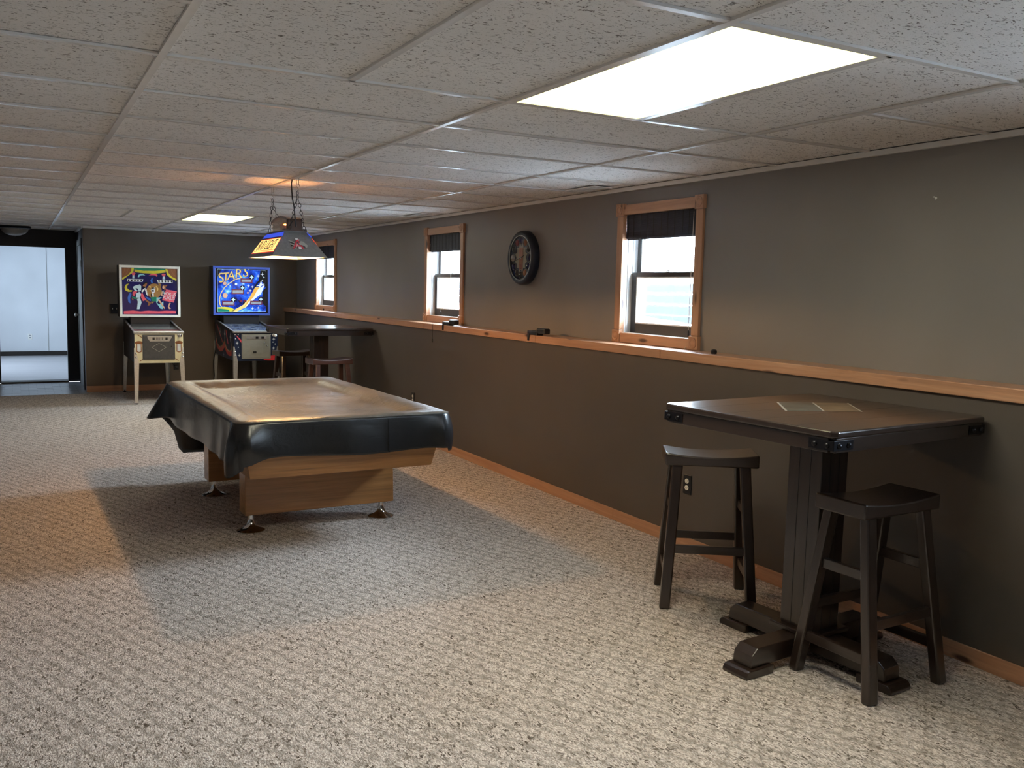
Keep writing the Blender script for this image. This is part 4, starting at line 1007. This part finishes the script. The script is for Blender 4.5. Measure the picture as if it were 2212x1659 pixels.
S('printed_horn', [[(930, 690), (960, 675), (985, 700), (975, 735), (955, 745), (965, 710)], [(940, 760), (955, 755), (985, 810), (970, 815)], [(1120, 690), (1135, 680), (1195, 760), (1170, 815), (1145, 800), (1165, 765)]], 'ink_gold', 3)
S('printed_magician_suit', [[(508, 712), (555, 682), (700, 640), (732, 690), (725, 805), (660, 832), (645, 760), (600, 740), (570, 760), (640, 810), (600, 825), (540, 785)], [(600, 870), (690, 838), (722, 900), (695, 1000), (735, 1115), (672, 1292), (605, 1292), (632, 1100), (585, 960)]], 'ink_pale', 3)
S('printed_magician_shirt', [[(850, 715), (875, 790), (905, 955), (865, 910), (830, 790)], [(738, 810), (785, 770), (835, 725), (830, 770), (770, 850), (740, 845)]], 'ink_white', 3)
S('printed_magician_hair', [[(840, 580), (890, 575), (895, 600), (850, 610), (820, 640), (780, 660), (790, 620)], [(760, 690), (840, 705), (845, 740), (780, 740)]], 'ink_black', 4)
S('printed_magician_face', [[(772, 690), (790, 640), (830, 595), (890, 605), (885, 660), (850, 705), (790, 712)]], 'ink_dskin', 3)
S('printed_cape', [[(500, 850), (550, 812), (625, 828), (570, 900), (540, 955), (498, 920)], [(720, 885), (770, 880), (820, 990), (870, 1045), (770, 1082), (725, 1000)]], 'ink_pink', 2)
S('printed_sash', [[(478, 960), (560, 978), (692, 1000), (600, 1032), (500, 1012)], [(985, 980), (1135, 970), (1135, 1092), (1000, 1086)]], 'ink_green', 3)
S('printed_dancer_leg', [[(828, 1062), (870, 1048), (995, 1135), (955, 1160), (965, 1188), (890, 1205), (915, 1140)], [(470, 1000), (530, 1050), (500, 1060)]], 'ink_dskin', 3)
S('printed_assistant_hair', [[(1308, 655), (1445, 660), (1385, 715), (1400, 780), (1340, 800), (1360, 740), (1305, 690)]], 'ink_dskin', 3)
S('printed_assistant_skin', [ell(1326, 722, 30, 44), [(1280, 830), (1310, 840), (1290, 920), (1320, 935), (1265, 950), (1255, 910)], [(1160, 1045), (1205, 1030), (1355, 1262), (1345, 1300), (1325, 1270)], [(1480, 1130), (1520, 1135), (1475, 1230), (1525, 1290), (1470, 1300), (1440, 1240)]], 'ink_skin', 4)
S('printed_assistant_top', [[(1278, 810), (1335, 805), (1345, 900), (1300, 880)]], 'ink_grey', 3)
S('printed_gown', [[(1130, 992), (1275, 985), (1195, 1050), (1150, 1125), (1200, 1180), (1320, 1095), (1310, 1300), (1235, 1285), (1130, 1130), (1115, 1060)]], 'ink_cyan', 2)
S('title_board', [[(1400, 775), (1690, 828), (1605, 1128), (1285, 1062)]], 'ink_pink', 5)
S('printed_stage_edge', [[(258, 1338), (500, 1325), (700, 1350), (900, 1335), (1200, 1350), (1400, 1340), (1660, 1352), (1655, 1420), (258, 1415)]], 'ink_pink', 2)
ty = -0.0008 * 6.5
for body, pc, sz in (('HOKUS', (1495, 905), 0.062), ('POKUS', (1462, 1005), 0.066)):
    c = m(pc); text(body, 'title_lettering', 'ink_white', gl, (c[0], y + ty - 0.0004, c[1]), (PI / 2, math.radians(6), 0), sz, 0.0004, 0.72)
# cabinet front dressing: printed top hats, coin door, plunger
def front(t, mat, door, style, W=0.282):
    x0, x1, z0, z1 = door
    d = MB().box(x0, x1, -0.012, -0.002, z0, z1).build('coin_door', mat, t, bevel=0.003)
    MB().box(x0 - 0.012, x0, -0.010, -0.002, z0 - 0.012, z1 + 0.012).box(x1, x1 + 0.012, -0.010, -0.002, z0 - 0.012, z1 + 0.012).box(x0, x1, -0.010, -0.002, z0 - 0.012, z0).box(x0, x1, -0.010, -0.002, z1, z1 + 0.012).build('door_frame', mat if style else 'darksteel', d)
    return d
d1 = front(p1, 'darksteel', (-0.180, 0.172, 0.553, 0.838), 0)
yf = -0.0135
MB().prism([(-0.135, 0.832), (0.145, 0.832), (0.145, 0.812), (0.115, 0.768), (-0.108, 0.768), (-0.135, 0.808)], 'Y', yf - 0.002, -0.0118).build('coin_plate', 'steel', d1, bevel=0.001)
for xx in (-0.065, 0.085): MB().box(xx - 0.013, xx + 0.013, yf - 0.0035, yf - 0.002, 0.785, 0.818).build('coin_slot', 'blackplastic', d1)
for k in range(5): MB().box(-0.035 + k * 0.017, -0.029 + k * 0.017, yf - 0.0032, yf - 0.002, 0.782, 0.818).build('plate_rib', 'darksteel', d1)
dm = [(-0.003, 0.745), (0.082, 0.695), (-0.003, 0.640), (-0.088, 0.695)]
q = MB()
for a_, b_ in zip(dm, dm[1:] + dm[:1]): q.beam((a_[0], yf, a_[1]), (b_[0], yf, b_[1]), 0.004, 0.005, up=(0, 1, 0))
q.build('diamond_emblem', 'steel', d1)
MB().lathe([(0.009, 0), (0.009, -0.006), (0.006, -0.010), (0.0005, -0.010)], 12, (0.140, -0.012, 0.705), 'Y').build('door_lock', 'chrome', d1, smooth=True)
def plunger(t, x, z, ball):
    MB().lathe([(0.020, 0), (0.020, -0.006), (0.010, -0.010), (0.010, -0.05), (0.007, -0.052), (0.007, -0.085)], 14, (x, -0.002, z), 'Y').build('plunger_shaft', 'steel', t, smooth=True)
    MB().lathe([(0.006, -0.083), (0.017, -0.088), (0.021, -0.098), (0.017, -0.108), (0.006, -0.113), (0.0005, -0.114)], 14, (x, -0.002, z), 'Y').build('plunger_knob', ball, t, smooth=True)
plunger(p1, 0.232, 0.842, 'chrome')
q = MB()
for s in (-1, 1):
    cx = s * 0.232
    q.prism([(a, b) for a, b in ell(cx, 0.752, 0.045, 0.022, 20)], 'Y', -0.0030, -0.002)
    q2 = MB().prism([(cx - 0.028, 0.745), (cx + 0.028, 0.745), (cx + 0.030, 0.640), (cx, 0.630), (cx - 0.030, 0.640)], 'Y', -0.0028, -0.002)
    q2.build('printed_hat_crown', 'ink_dskin', p1)
    MB().prism([(cx - 0.020, 0.735), (cx + 0.020, 0.735), (cx + 0.021, 0.648), (cx, 0.640), (cx - 0.021, 0.648)], 'Y', -0.0034, -0.0028).build('printed_hat_lining', 'ink_white', p1)
q.build('printed_hat_brim', 'ink_dskin', p1)
MB().beam((-0.245, -0.003, 0.850), (-0.195, -0.003, 0.815), 0.002, 0.008, up=(0, 0, 1)).beam((-0.225, -0.003, 0.525), (-0.185, -0.003, 0.552), 0.002, 0.008).beam((0.225, -0.003, 0.525), (0.185, -0.003, 0.552), 0.002, 0.008).build('printed_wand', 'ink_dskin', p1)
MB().tube([(0.27, 1.22, 0.50), (0.33, 1.36, 0.42), (0.36, 1.43, 0.36), (0.395, 1.438, 0.33)], 0.006, 6).build('power_cord', 'blackplastic', p1, smooth=True)

# --- machine two: space artwork, blue frame
p2, pf, area, zz = pinball('dark blue pinball machine with star-field backglass', (2.708, 11.930, 0), 0.0, 'navy', 'navy', None, (1.066, 1.733), 0.82, 0.384, 'bluepaint')
def nebula(name, stops, sc):
    mm, nt, bs = new_mat(name); f = noise(nt, coords(nt), sc, 4, 0.6, 0.6)
    L(nt, ramp(nt, f, stops), bs.inputs['Base Color']); bs.inputs['Roughness'].default_value = 0.2; bs.inputs['Coat Weight'].default_value = 0.5
    return mm
M['nebula'] = nebula('printed_nebula', [(0.33, (0.004, 0.006, 0.03)), (0.43, (0.005, 0.03, 0.35)), (0.56, (0.02, 0.12, 0.75)), (0.66, (0.18, 0.60, 0.95)), (0.74, (0.75, 0.92, 1.0))], 7.5)
M['spacefield'] = nebula('playfield_print', [(0.32, (0.10, 0.14, 0.40)), (0.45, (0.25, 0.32, 0.65)), (0.55, (0.60, 0.68, 0.88)), (0.63, (0.88, 0.88, 0.90)), (0.72, (0.88, 0.66, 0.30))], 13)
pfo = pf.build('playfield', 'spacefield', p2)
card(0.02, 0.20, 'apron_card', 'ink_pale', pfo)
x0, x1, z0, z1, y = area
bgp = MB().box(x0, x1, y - 0.0005, y + 0.003, z0, z1).build('backglass', 'ink_black', p2)
x0 += 0.022; x1 -= 0.022; z0 += 0.006; z1 -= 0.006; area = (x0, x1, z0, z1, y)
m, S = art_tools(bgp, area, (140, 790, 186, 750, 0.030))
S('printed_sky', [[(140, 186), (790, 206), (790, 760), (140, 748)]], 'nebula', 1)
S('printed_void', [[(715, 205), (790, 206), (790, 440), (740, 360), (690, 370), (640, 440), (620, 430), (690, 340)], [(740, 480), (790, 440), (790, 690), (740, 640)], [(141, 190), (200, 190), (160, 260), (141, 300)]], 'ink_black', 2)
S('printed_comet', [[(640, 432), (720, 428), (640, 560), (520, 690), (390, 748), (320, 744), (480, 660), (570, 560)]], 'ink_gold', 3)
S('printed_comet_glow', [[(690, 450), (775, 395), (720, 520), (560, 640), (500, 700), (600, 560)]], 'ink_white', 4)
S('printed_comet_core', [[(640, 440), (690, 435), (620, 560), (490, 690), (560, 580)]], 'ink_orange', 5)
def band(pts, w): 
    up = []; dn = []
    for i, p in enumerate(pts):
        a = pts[max(i - 1, 0)]; b = pts[min(i + 1, len(pts) - 1)]; dx, dy = b[0] - a[0], b[1] - a[1]; l = math.hypot(dx, dy)
        up.append((p[0] - dy / l * w, p[1] + dx / l * w)); dn.append((p[0] + dy / l * w, p[1] - dx / l * w))
    return [[up[i], up[i + 1], dn[i + 1], dn[i]] for i in range(len(pts) - 1)]
S('printed_orbit', band([(460, 305), (380, 325), (300, 375), (235, 430), (190, 500), (168, 580), (175, 650), (205, 695)], 5), 'ink_gold', 3)
S('printed_planet', [ell(240, 376, 23, 22), ell(243, 533, 33, 32), ell(543, 502, 13, 12)], 'ink_skin', 4)
S('printed_moon', [ell(388, 386, 17, 16), ell(310, 410, 7, 7), ell(480, 385, 6, 6), ell(450, 400, 5, 5)], 'ink_white', 4)
S('printed_horizon', [[(141, 686), (230, 680), (310, 690), (375, 722), (340, 748), (141, 745)]], 'ink_yellow', 3)
S('printed_horizon_shade', [[(141, 700), (200, 705), (290, 720), (300, 744), (141, 745)]], 'ink_green', 4)
sw = [(328, 492, 452, 516), (203, 366, 602, 662), (447, 606, 312, 368), (573, 737, 606, 660)]
S('score_frame', [[(a, c), (b, c + 4), (b, d + 4), (a, d)] for a, b, c, d in sw], 'ink_maroon', 5)
S('score_window', [[(a + 14, c + 14), (b - 14, c + 16), (b - 14, d - 8), (a + 14, d - 10)] for a, b, c, d in sw], 'ink_grey', 6)
bs_ = [(473, 437), (350, 590), (597, 297), (718, 590)]
S('starburst_disc', [ell(a, b, 34, 33) for a, b in bs_], 'ink_black', 5)
def star4(cx, cy, r, k=0.24): return [(cx + (r if i % 2 == 0 else r * k) * math.cos(PI / 4 * i), cy + (r if i % 2 == 0 else r * k) * math.sin(PI / 4 * i)) for i in range(8)]
S('starburst', [star4(a, b, 30, 0.45) for a, b in bs_], 'ink_pale', 6)
S('printed_star', [star4(*p) for p in ((740, 260, 30), (681, 283, 26), (551, 411, 24), (603, 423, 22), (574, 474, 24), (604, 708, 24), (680, 702, 22), (640, 725, 15), (215, 200, 10), (340, 205, 9), (760, 300, 16), (740, 340, 14), (575, 200, 10))], 'ink_white', 6)
S('printed_ship', [[(655, 415), (700, 395), (722, 340), (735, 388), (772, 385), (728, 412), (700, 440), (695, 415)]], 'ink_white', 6)
S('glass_border', band([(150, 190), (778, 208), (790, 225), (790, 740), (778, 752), (150, 744), (143, 735), (143, 200), (150, 190)], 2.5), 'ink_pale', 7)
S('printed_credit_window', [[(432, 598), (470, 600), (470, 622), (432, 620)], [(487, 600), (524, 602), (524, 624), (487, 622)]], 'ink_maroon', 5)
for ch, pc, rt, sz in (('S', (185, 310), -12, 0.185), ('T', (247, 296), -6, 0.160), ('A', (318, 280), -4, 0.165), ('R', (415, 255), -4, 0.175), ('S', (512, 238), 4, 0.180)):
    c = m(pc)
    text(ch, 'title_letter', 'ink_maroon', bgp, (c[0] + 0.004, y - 0.0008 * 7, c[1] - 0.004), (PI / 2, math.radians(rt), 0), sz, 0.0003, 1.0, shear=0.15)
    text(ch, 'title_letter', 'ink_gold', bgp, (c[0], y - 0.0008 * 8, c[1]), (PI / 2, math.radians(rt), 0), sz, 0.0003, 0.95, shear=0.15)
d2 = front(p2, 'greysteel', (-0.172, 0.178, 0.540, 0.838), 1)
MB().box(-0.125, 0.135, -0.0155, -0.0118, 0.785, 0.826).build('coin_plate', 'steel', d2, bevel=0.001)
for xx in (0.012, 0.085): MB().box(xx - 0.018, xx + 0.018, -0.0175, -0.0155, 0.790, 0.818).build('coin_slot', 'blackplastic', d2)
MB().box(-0.065, 0.075, -0.0145, -0.012, 0.592, 0.694).build('return_panel', 'greysteel', d2, bevel=0.001)
MB().box(-0.040, 0.004, -0.0155, -0.0145, 0.600, 0.626).build('coin_return', 'blackplastic', d2)
for xx, z in ((0.108, 0.735), (0.138, 0.695)): MB().lathe([(0.010, 0), (0.010, -0.006), (0.006, -0.010), (0.0005, -0.010)], 12, (xx, -0.012, z), 'Y').build('door_lock', 'chrome', d2, smooth=True)
plunger(p2, 0.230, 0.838, 'ink_white')
q = MB()
for cx, cz, r in ((-0.240, 0.735, 0.026), (-0.215, 0.575, 0.026), (0.228, 0.665, 0.026), (0.232, 0.785, 0.030)):
    q.prism([(cx + (r if i % 2 == 0 else r * 0.22) * math.sin(PI / 4 * i) * 0.8, cz + (r if i % 2 == 0 else r * 0.22) * math.cos(PI / 4 * i)) for i in range(8)], 'Y', -0.0030, -0.002)
for cx, cz in ((-0.225, 0.845), (-0.26, 0.79), (-0.225, 0.68), (0.222, 0.745), (0.25, 0.72), (0.19, 0.845), (-0.265, 0.845)): q.prism(ell(cx, cz, 0.007, 0.007, 10), 'Y', -0.0030, -0.002)
q.build('stencilled_stars', 'ink_white', p2)
MB().prism([(-0.258, 0.842), (-0.186, 0.775), (-0.186, 0.735)], 'Y', -0.0030, -0.002).build('stencilled_ray', 'ink_pink', p2)
MB().prism([(0.095, 0.515), (0.16, 0.540), (0.19, 0.565), (0.275, 0.575), (0.275, 0.503), (0.16, 0.503)], 'Y', -0.0030, -0.002).build('stencilled_tail', 'ink_red', p2)
# left side stencils
xs = -0.282
def side_sheet(name, polys, mat, lay=1):
    q = MB()
    for p in polys: q.prism(p, 'X', xs - 0.0008 * lay, xs - 0.0008 * lay + 0.0007)
    q.build(name, mat, p2)
side_sheet('stencilled_swag', [[(0.15, 0.56), (0.30, 0.545), (0.45, 0.57), (0.60, 0.64), (0.75, 0.575), (0.95, 0.56), (1.15, 0.62), (1.22, 0.74), (1.10, 0.66), (0.92, 0.62), (0.75, 0.65), (0.60, 0.72), (0.45, 0.63), (0.30, 0.60), (0.15, 0.62)]], 'ink_red')
side_sheet('stencilled_swag_edge', band([(0.10, 0.72), (0.15, 0.63), (0.30, 0.605), (0.45, 0.635), (0.60, 0.725), (0.75, 0.655), (0.92, 0.625), (1.10, 0.665), (1.24, 0.80)], 0.008), 'ink_skin', 2)
side_sheet('stencilled_ray', [[(0.70, 0.70), (0.76, 0.70), (1.15, 0.93), (1.10, 0.93)], [(0.35, 0.70), (0.40, 0.70), (0.52, 0.88), (0.47, 0.88)]], 'ink_pink')
def st4(cy, cz, r): return [(cy + (r if i % 2 == 0 else r * 0.2) * math.sin(PI / 4 * i), cz + (r if i % 2 == 0 else r * 0.2) * math.cos(PI / 4 * i)) for i in range(8)]
side_sheet('stencilled_stars', [st4(0.20, 0.80, 0.06), st4(0.58, 0.82, 0.07), st4(0.90, 0.84, 0.06), st4(0.10, 0.56, 0.04), st4(0.65, 0.54, 0.03)], 'ink_white')
MB().tube([(-0.29, 1.20, 0.56), (-0.31, 1.25, 0.40), (-0.30, 1.24, 0.20), (-0.315, 1.28, 0.03), (-0.34, 1.33, 0.008)], 0.006, 6).build('power_cord', 'blackplastic', p2, smooth=True)

# ================================================================ WALL CLOCK
ck = empty('wall_clock', (XU, 6.415, 1.765)); ck.scale = (0.94, 0.94, 0.94); tag(ck, 'round dark blue wall clock ringed with billiard balls', 'clock')
M['clockblue'] = plain('midnight_blue_rim', (0.010, 0.018, 0.040), 0.4)
pr = [(0.228, 0.0), (0.232, -0.010), (0.232, -0.045), (0.226, -0.060), (0.212, -0.070), (0.198, -0.070), (0.190, -0.064), (0.188, -0.050)]
MB().lathe(pr, 48, (0, 0, 0), 'X').build('rim', 'clockblue', ck, smooth=True)
MB().lathe([(0.192, -0.060), (0.192, -0.068), (0.187, -0.068), (0.187, -0.058)], 48, (0, 0, 0), 'X', False).build('bezel_ring', 'steel', ck)
face = MB().lathe([(0.188, -0.040), (0.188, -0.051), (0.0005, -0.051)], 48, (0, 0, 0), 'X').build('dial', 'navy', ck)
cols = ['ink_navy', 'ink_dskin', 'ink_black', 'ink_navy', 'ink_navy', 'ink_dskin', 'ink_black', 'ink_black', 'ink_navy', 'ink_grey', 'ink_black', 'ink_maroon']
for k in range(12):
    a = PI / 6 * k; r = 0.148; cy, cz = -math.sin(a) * r, math.cos(a) * r
    bl = MB().lathe([(0.031, -0.051), (0.030, -0.056), (0.022, -0.063), (0.010, -0.066), (0.0005, -0.067)], 20, (0, cy, cz), 'X').build('billiard_ball', cols[k], ck, smooth=True)
    MB().lathe([(0.0325, -0.0512), (0.0325, -0.0535), (0.0305, -0.0535)], 20, (0, cy, cz), 'X').build('ball_outline', 'emblemgrey', bl)
sun = [((0.108 if i % 2 else 0.082) * math.sin(PI / 12 * i), (0.128 if i % 2 else 0.100) * math.cos(PI / 12 * i)) for i in range(24)]
MB().prism(sun, 'X', -0.0525, -0.051).build('sunburst', plain('antique_cream', (0.34, 0.33, 0.26), 0.5), face)
MB().prism([(-0.038, -0.105), (0.038, -0.105), (0.038, 0.090), (-0.038, 0.090)], 'X', -0.0540, -0.0525).build('dial_border', plain('antique_tan', (0.36, 0.26, 0.19), 0.5), face)
MB().prism([(-0.031, -0.098), (0.031, -0.098), (0.031, 0.083), (-0.031, 0.083)], 'X', -0.0550, -0.0540).build('dial_picture', nebula('faded_rose_print', [(0.35, (0.30, 0.13, 0.09)), (0.5, (0.45, 0.22, 0.17)), (0.65, (0.36, 0.22, 0.12))], 40), face)
MB().beam((-0.058, -0.04, 0.010), (-0.058, 0.085, -0.022), 0.002, 0.007, 0.002, 0.003, up=(0, 0.25, 1)).build('minute_hand', 'blackplastic', ck)
MB().beam((-0.0595, 0.02, -0.006), (-0.0595, -0.062, 0.018), 0.002, 0.009, 0.002, 0.005, up=(0, 0.25, 1)).build('hour_hand', 'blackplastic', ck)
MB().lathe([(0.007, -0.054), (0.007, -0.062), (0.0005, -0.0625)], 12, (0, 0, 0), 'X').build('hub', 'steel', ck)
MB().lathe([(0.0005, -0.0655), (0.186, -0.0655), (0.186, -0.0670), (0.0005, -0.0670)], 40, (0, 0, 0), 'X').build('crystal', clear('clock_crystal', (1, 1, 1), 0.08), ck)

# ================================================================ WOVEN SHADES
SHL = ['dark woven bamboo shade in the window between clock and near table', 'dark woven bamboo shade in the window between far table and clock', 'dark woven bamboo shade in the window by the back corner', 'dark woven bamboo shade in the window outside the picture']
for i, (ya, yb, za, zb) in enumerate(WIN[:3]):
    t = empty('woven_shade', (XU + 0.010, (ya + yb) / 2, zb)); tag(t, SHL[i], 'window shade', 'woven bamboo shades')
    h = (yb - ya) / 2 - 0.004; zl = zb - 1.868
    MB().box(0.010, 0.034, -h, h, -0.020, -0.001).build('head_rail', 'blind', t)
    q = MB(); ns = 26
    for k in range(ns):
        z = -0.004 - k * (zl - 0.006) / ns; dx = 0.0015 * math.sin(k * 1.9)
        q.box(0.0015 + dx, 0.005 + dx, -h, h, z - 0.0052, z)
    q.build('woven_slats', 'blind', t, kind='stuff')
    MB().box(0.0070, 0.0080, -h, h, -zl + 0.002, -0.001).build('backing_cloth', 'blind', t)
    q = MB()
    for k in range(11):
        yy = -h + 0.02 + k * (2 * h - 0.04) / 10 + 0.006 * math.sin(k * 2.3)
        q.box(-0.0012, 0.0002, yy - 0.0012, yy + 0.0012, -zl, -0.003)
    q.build('binding_threads', 'cord', t, kind='stuff')
    for k in range(3):
        MB().box(0.006 + k * 0.005, 0.010 + k * 0.005, -h, h, -zl - 0.004 * k, -zl + 0.05 - 0.004 * k).build('gathered_fold', 'blind', t)
    if i == 0:
        c = -h + 0.055
        MB().tube([(0.000, c, -0.02), (-0.001, c + 0.002, -0.4), (0.0, c + 0.004, -0.775), (-0.004, c - 0.002, -0.80), (-0.028, c - 0.012, -0.845), (-0.075, c - 0.055, -0.868)], 0.0016, 5).build('pull_cord', 'palecord', t)
        MB().lathe([(0.003, 0), (0.006, -0.006), (0.007, -0.035), (0.004, -0.042)], 10, (0.0, c + 0.004, -0.745)).build('cord_tassel', 'blackplastic', t)
    if i == 1:
        MB().tube([(0.02, -0.08, -zl), (0.022, -0.08, -0.41), (0.0, 0.06, -0.65), (-0.002, 0.09, -0.745)], 0.0013, 5).build('pull_cord', 'palecord', t)
        MB().lathe([(0.003, 0), (0.006, -0.006), (0.007, -0.035), (0.004, -0.042)], 10, (-0.002, 0.09, -0.745)).build('cord_tassel', 'blackplastic', t)
        xo = XL - 0.020 - (XU + 0.010)
        MB().tube([(-0.012, 0.10, -0.83), (-0.03, 0.05, -0.858), (xo, -0.19, -0.860), (xo - 0.001, -0.195, -0.90), (xo - 0.001, -0.197, -1.005)], 0.0015, 5).build('pull_cord', 'cord', t)
        MB().lathe([(0.003, 0), (0.006, -0.006), (0.007, -0.028), (0.004, -0.034)], 10, (xo - 0.001, -0.197, -1.0)).build('cord_tassel', 'blackplastic', t)
    if i == 2:
        MB().lathe([(0.003, 0.014), (0.007, 0.008), (0.008, -0.006), (0.004, -0.014)], 10, (-0.06, -0.05, LEDGE1 - zb + 0.015)).build('cord_tassel', 'blackplastic', t)

# ================================================================ SMALL THINGS ON THE LEDGE AND WALLS
def clamp(loc, rz, label):
    t = empty('bar_clamp', loc, rz); tag(t, label, 'clamp', 'black clamps on the ledge')
    MB().box(-0.030, 0.030, -0.02, 0.13, 0.001, 0.034).build('body', 'blackplastic', t, bevel=0.006)
    MB().box(-0.026, 0.026, -0.125, 0.0, 0.014, 0.056).build('handle', 'blackplastic', t, bevel=0.010)
    MB().box(-0.034, -0.024, 0.098, 0.122, -0.046, 0.010).build('jaw', 'blackplastic', t, bevel=0.004)
    MB().tube([(-0.01, -0.11, 0.03), (0.0, -0.05, 0.048), (0.01, 0.0, 0.034)], 0.006, 6).build('trigger', 'iron', t)
    return t
c1 = clamp((XL + 0.008, 7.48, LEDGE1), 0, 'black clamp on the ledge below the middle window')
MB().box(-0.020, 0.028, -0.10, -0.02, 0.040, 0.052).build('white_label', 'whiteplastic', c1, bevel=0.003)
clamp((XL + 0.008, 5.89, LEDGE1), 0, 'black clamp on the ledge below the round clock')
t = MB().lathe([(0.016, 0), (0.018, 0.006), (0.018, 0.020), (0.010, 0.026), (0.0005, 0.027)], 16, (0, 0, 0)).build('black_knob', 'blackplastic', None, (XL + 0.06, 3.985, LEDGE1), smooth=True)
tag(t, 'small black knob lying on the ledge right of the near window', 'knob')

def outlet(loc, face, plate, recept, label, plug=False):
    t = empty('wall_outlet', loc); tag(t, label, 'outlet', 'duplex wall outlets')
    t.rotation_euler = (0, 0, {'-X': -PI / 2, '-Y': 0}[face])
    MB().box(-0.036, 0.036, -0.007, 0.0, -0.058, 0.058).build('cover_plate', plate, t, bevel=0.003)
    for z in (0.020, -0.020):
        r = MB().prism([(0.0165 * math.cos(a), z + 0.0145 * math.sin(a)) for a in [2 * PI * i / 16 for i in range(16)]], 'Y', -0.010, -0.006).build('receptacle', recept, t)
        for xx in (-0.0065, 0.0065): MB().box(xx - 0.0012, xx + 0.0012, -0.0105, -0.0098, z - 0.002, z + 0.006).build('slot', 'blackplastic', r)
        MB().lathe([(0.002, -0.0098), (0.002, -0.0105), (0.0005, -0.0105)], 8, (0, 0, z - 0.007), 'Y').build('ground_hole', 'blackplastic', r)
    if plug: MB().box(-0.020, 0.020, -0.035, -0.010, -0.035, -0.006).build('plug', 'blackplastic', t, bevel=0.006)
outlet((XL, 4.088, 0.388), '-X', 'blackplastic', 'ivoryplastic', 'black-plated outlet with ivory sockets behind the blue-lit stool')
outlet((XL, 8.327, 0.404), '-X', 'blackplastic', 'ivoryplastic', 'small dark outlet on the lower wall just past the pool table')
outlet((1.915, YB, 0.335), '-Y', 'blackplastic', 'blackplastic', 'black outlet with plug on the back wall beside the cream pinball machine', True)
outlet((0.177, 19.93, 0.372), '-Y', 'whiteplastic', 'ink_grey', 'white outlet on the bright far-room wall')
t = empty('light_switch', (1.135, YB, 1.122)); tag(t, 'black double switch plate beside the cream pinball backglass', 'switch')
MB().box(-0.06, 0.06, -0.007, 0.0, -0.066, 0.066).build('cover_plate', 'blackplastic', t, bevel=0.003)
for xx in (-0.024, 0.024): MB().box(xx - 0.005, xx + 0.005, -0.016, -0.006, -0.008, 0.012).build('toggle', 'ivoryplastic', t, bevel=0.002)
t = empty('wall_anchor', (XU, 2.697, 1.961)); tag(t, 'tiny white wall anchors left high on the upper wall', 'wall anchor')
for dy, dz, r in ((0, 0, 0.006), (0.010, 0.006, 0.003)):
    MB().lathe([(r, 0), (r, -0.002), (r * 0.5, -0.004), (0.0003, -0.004)], 10, (0, dy, dz), 'X').build('anchor_head', 'whiteplastic', t)
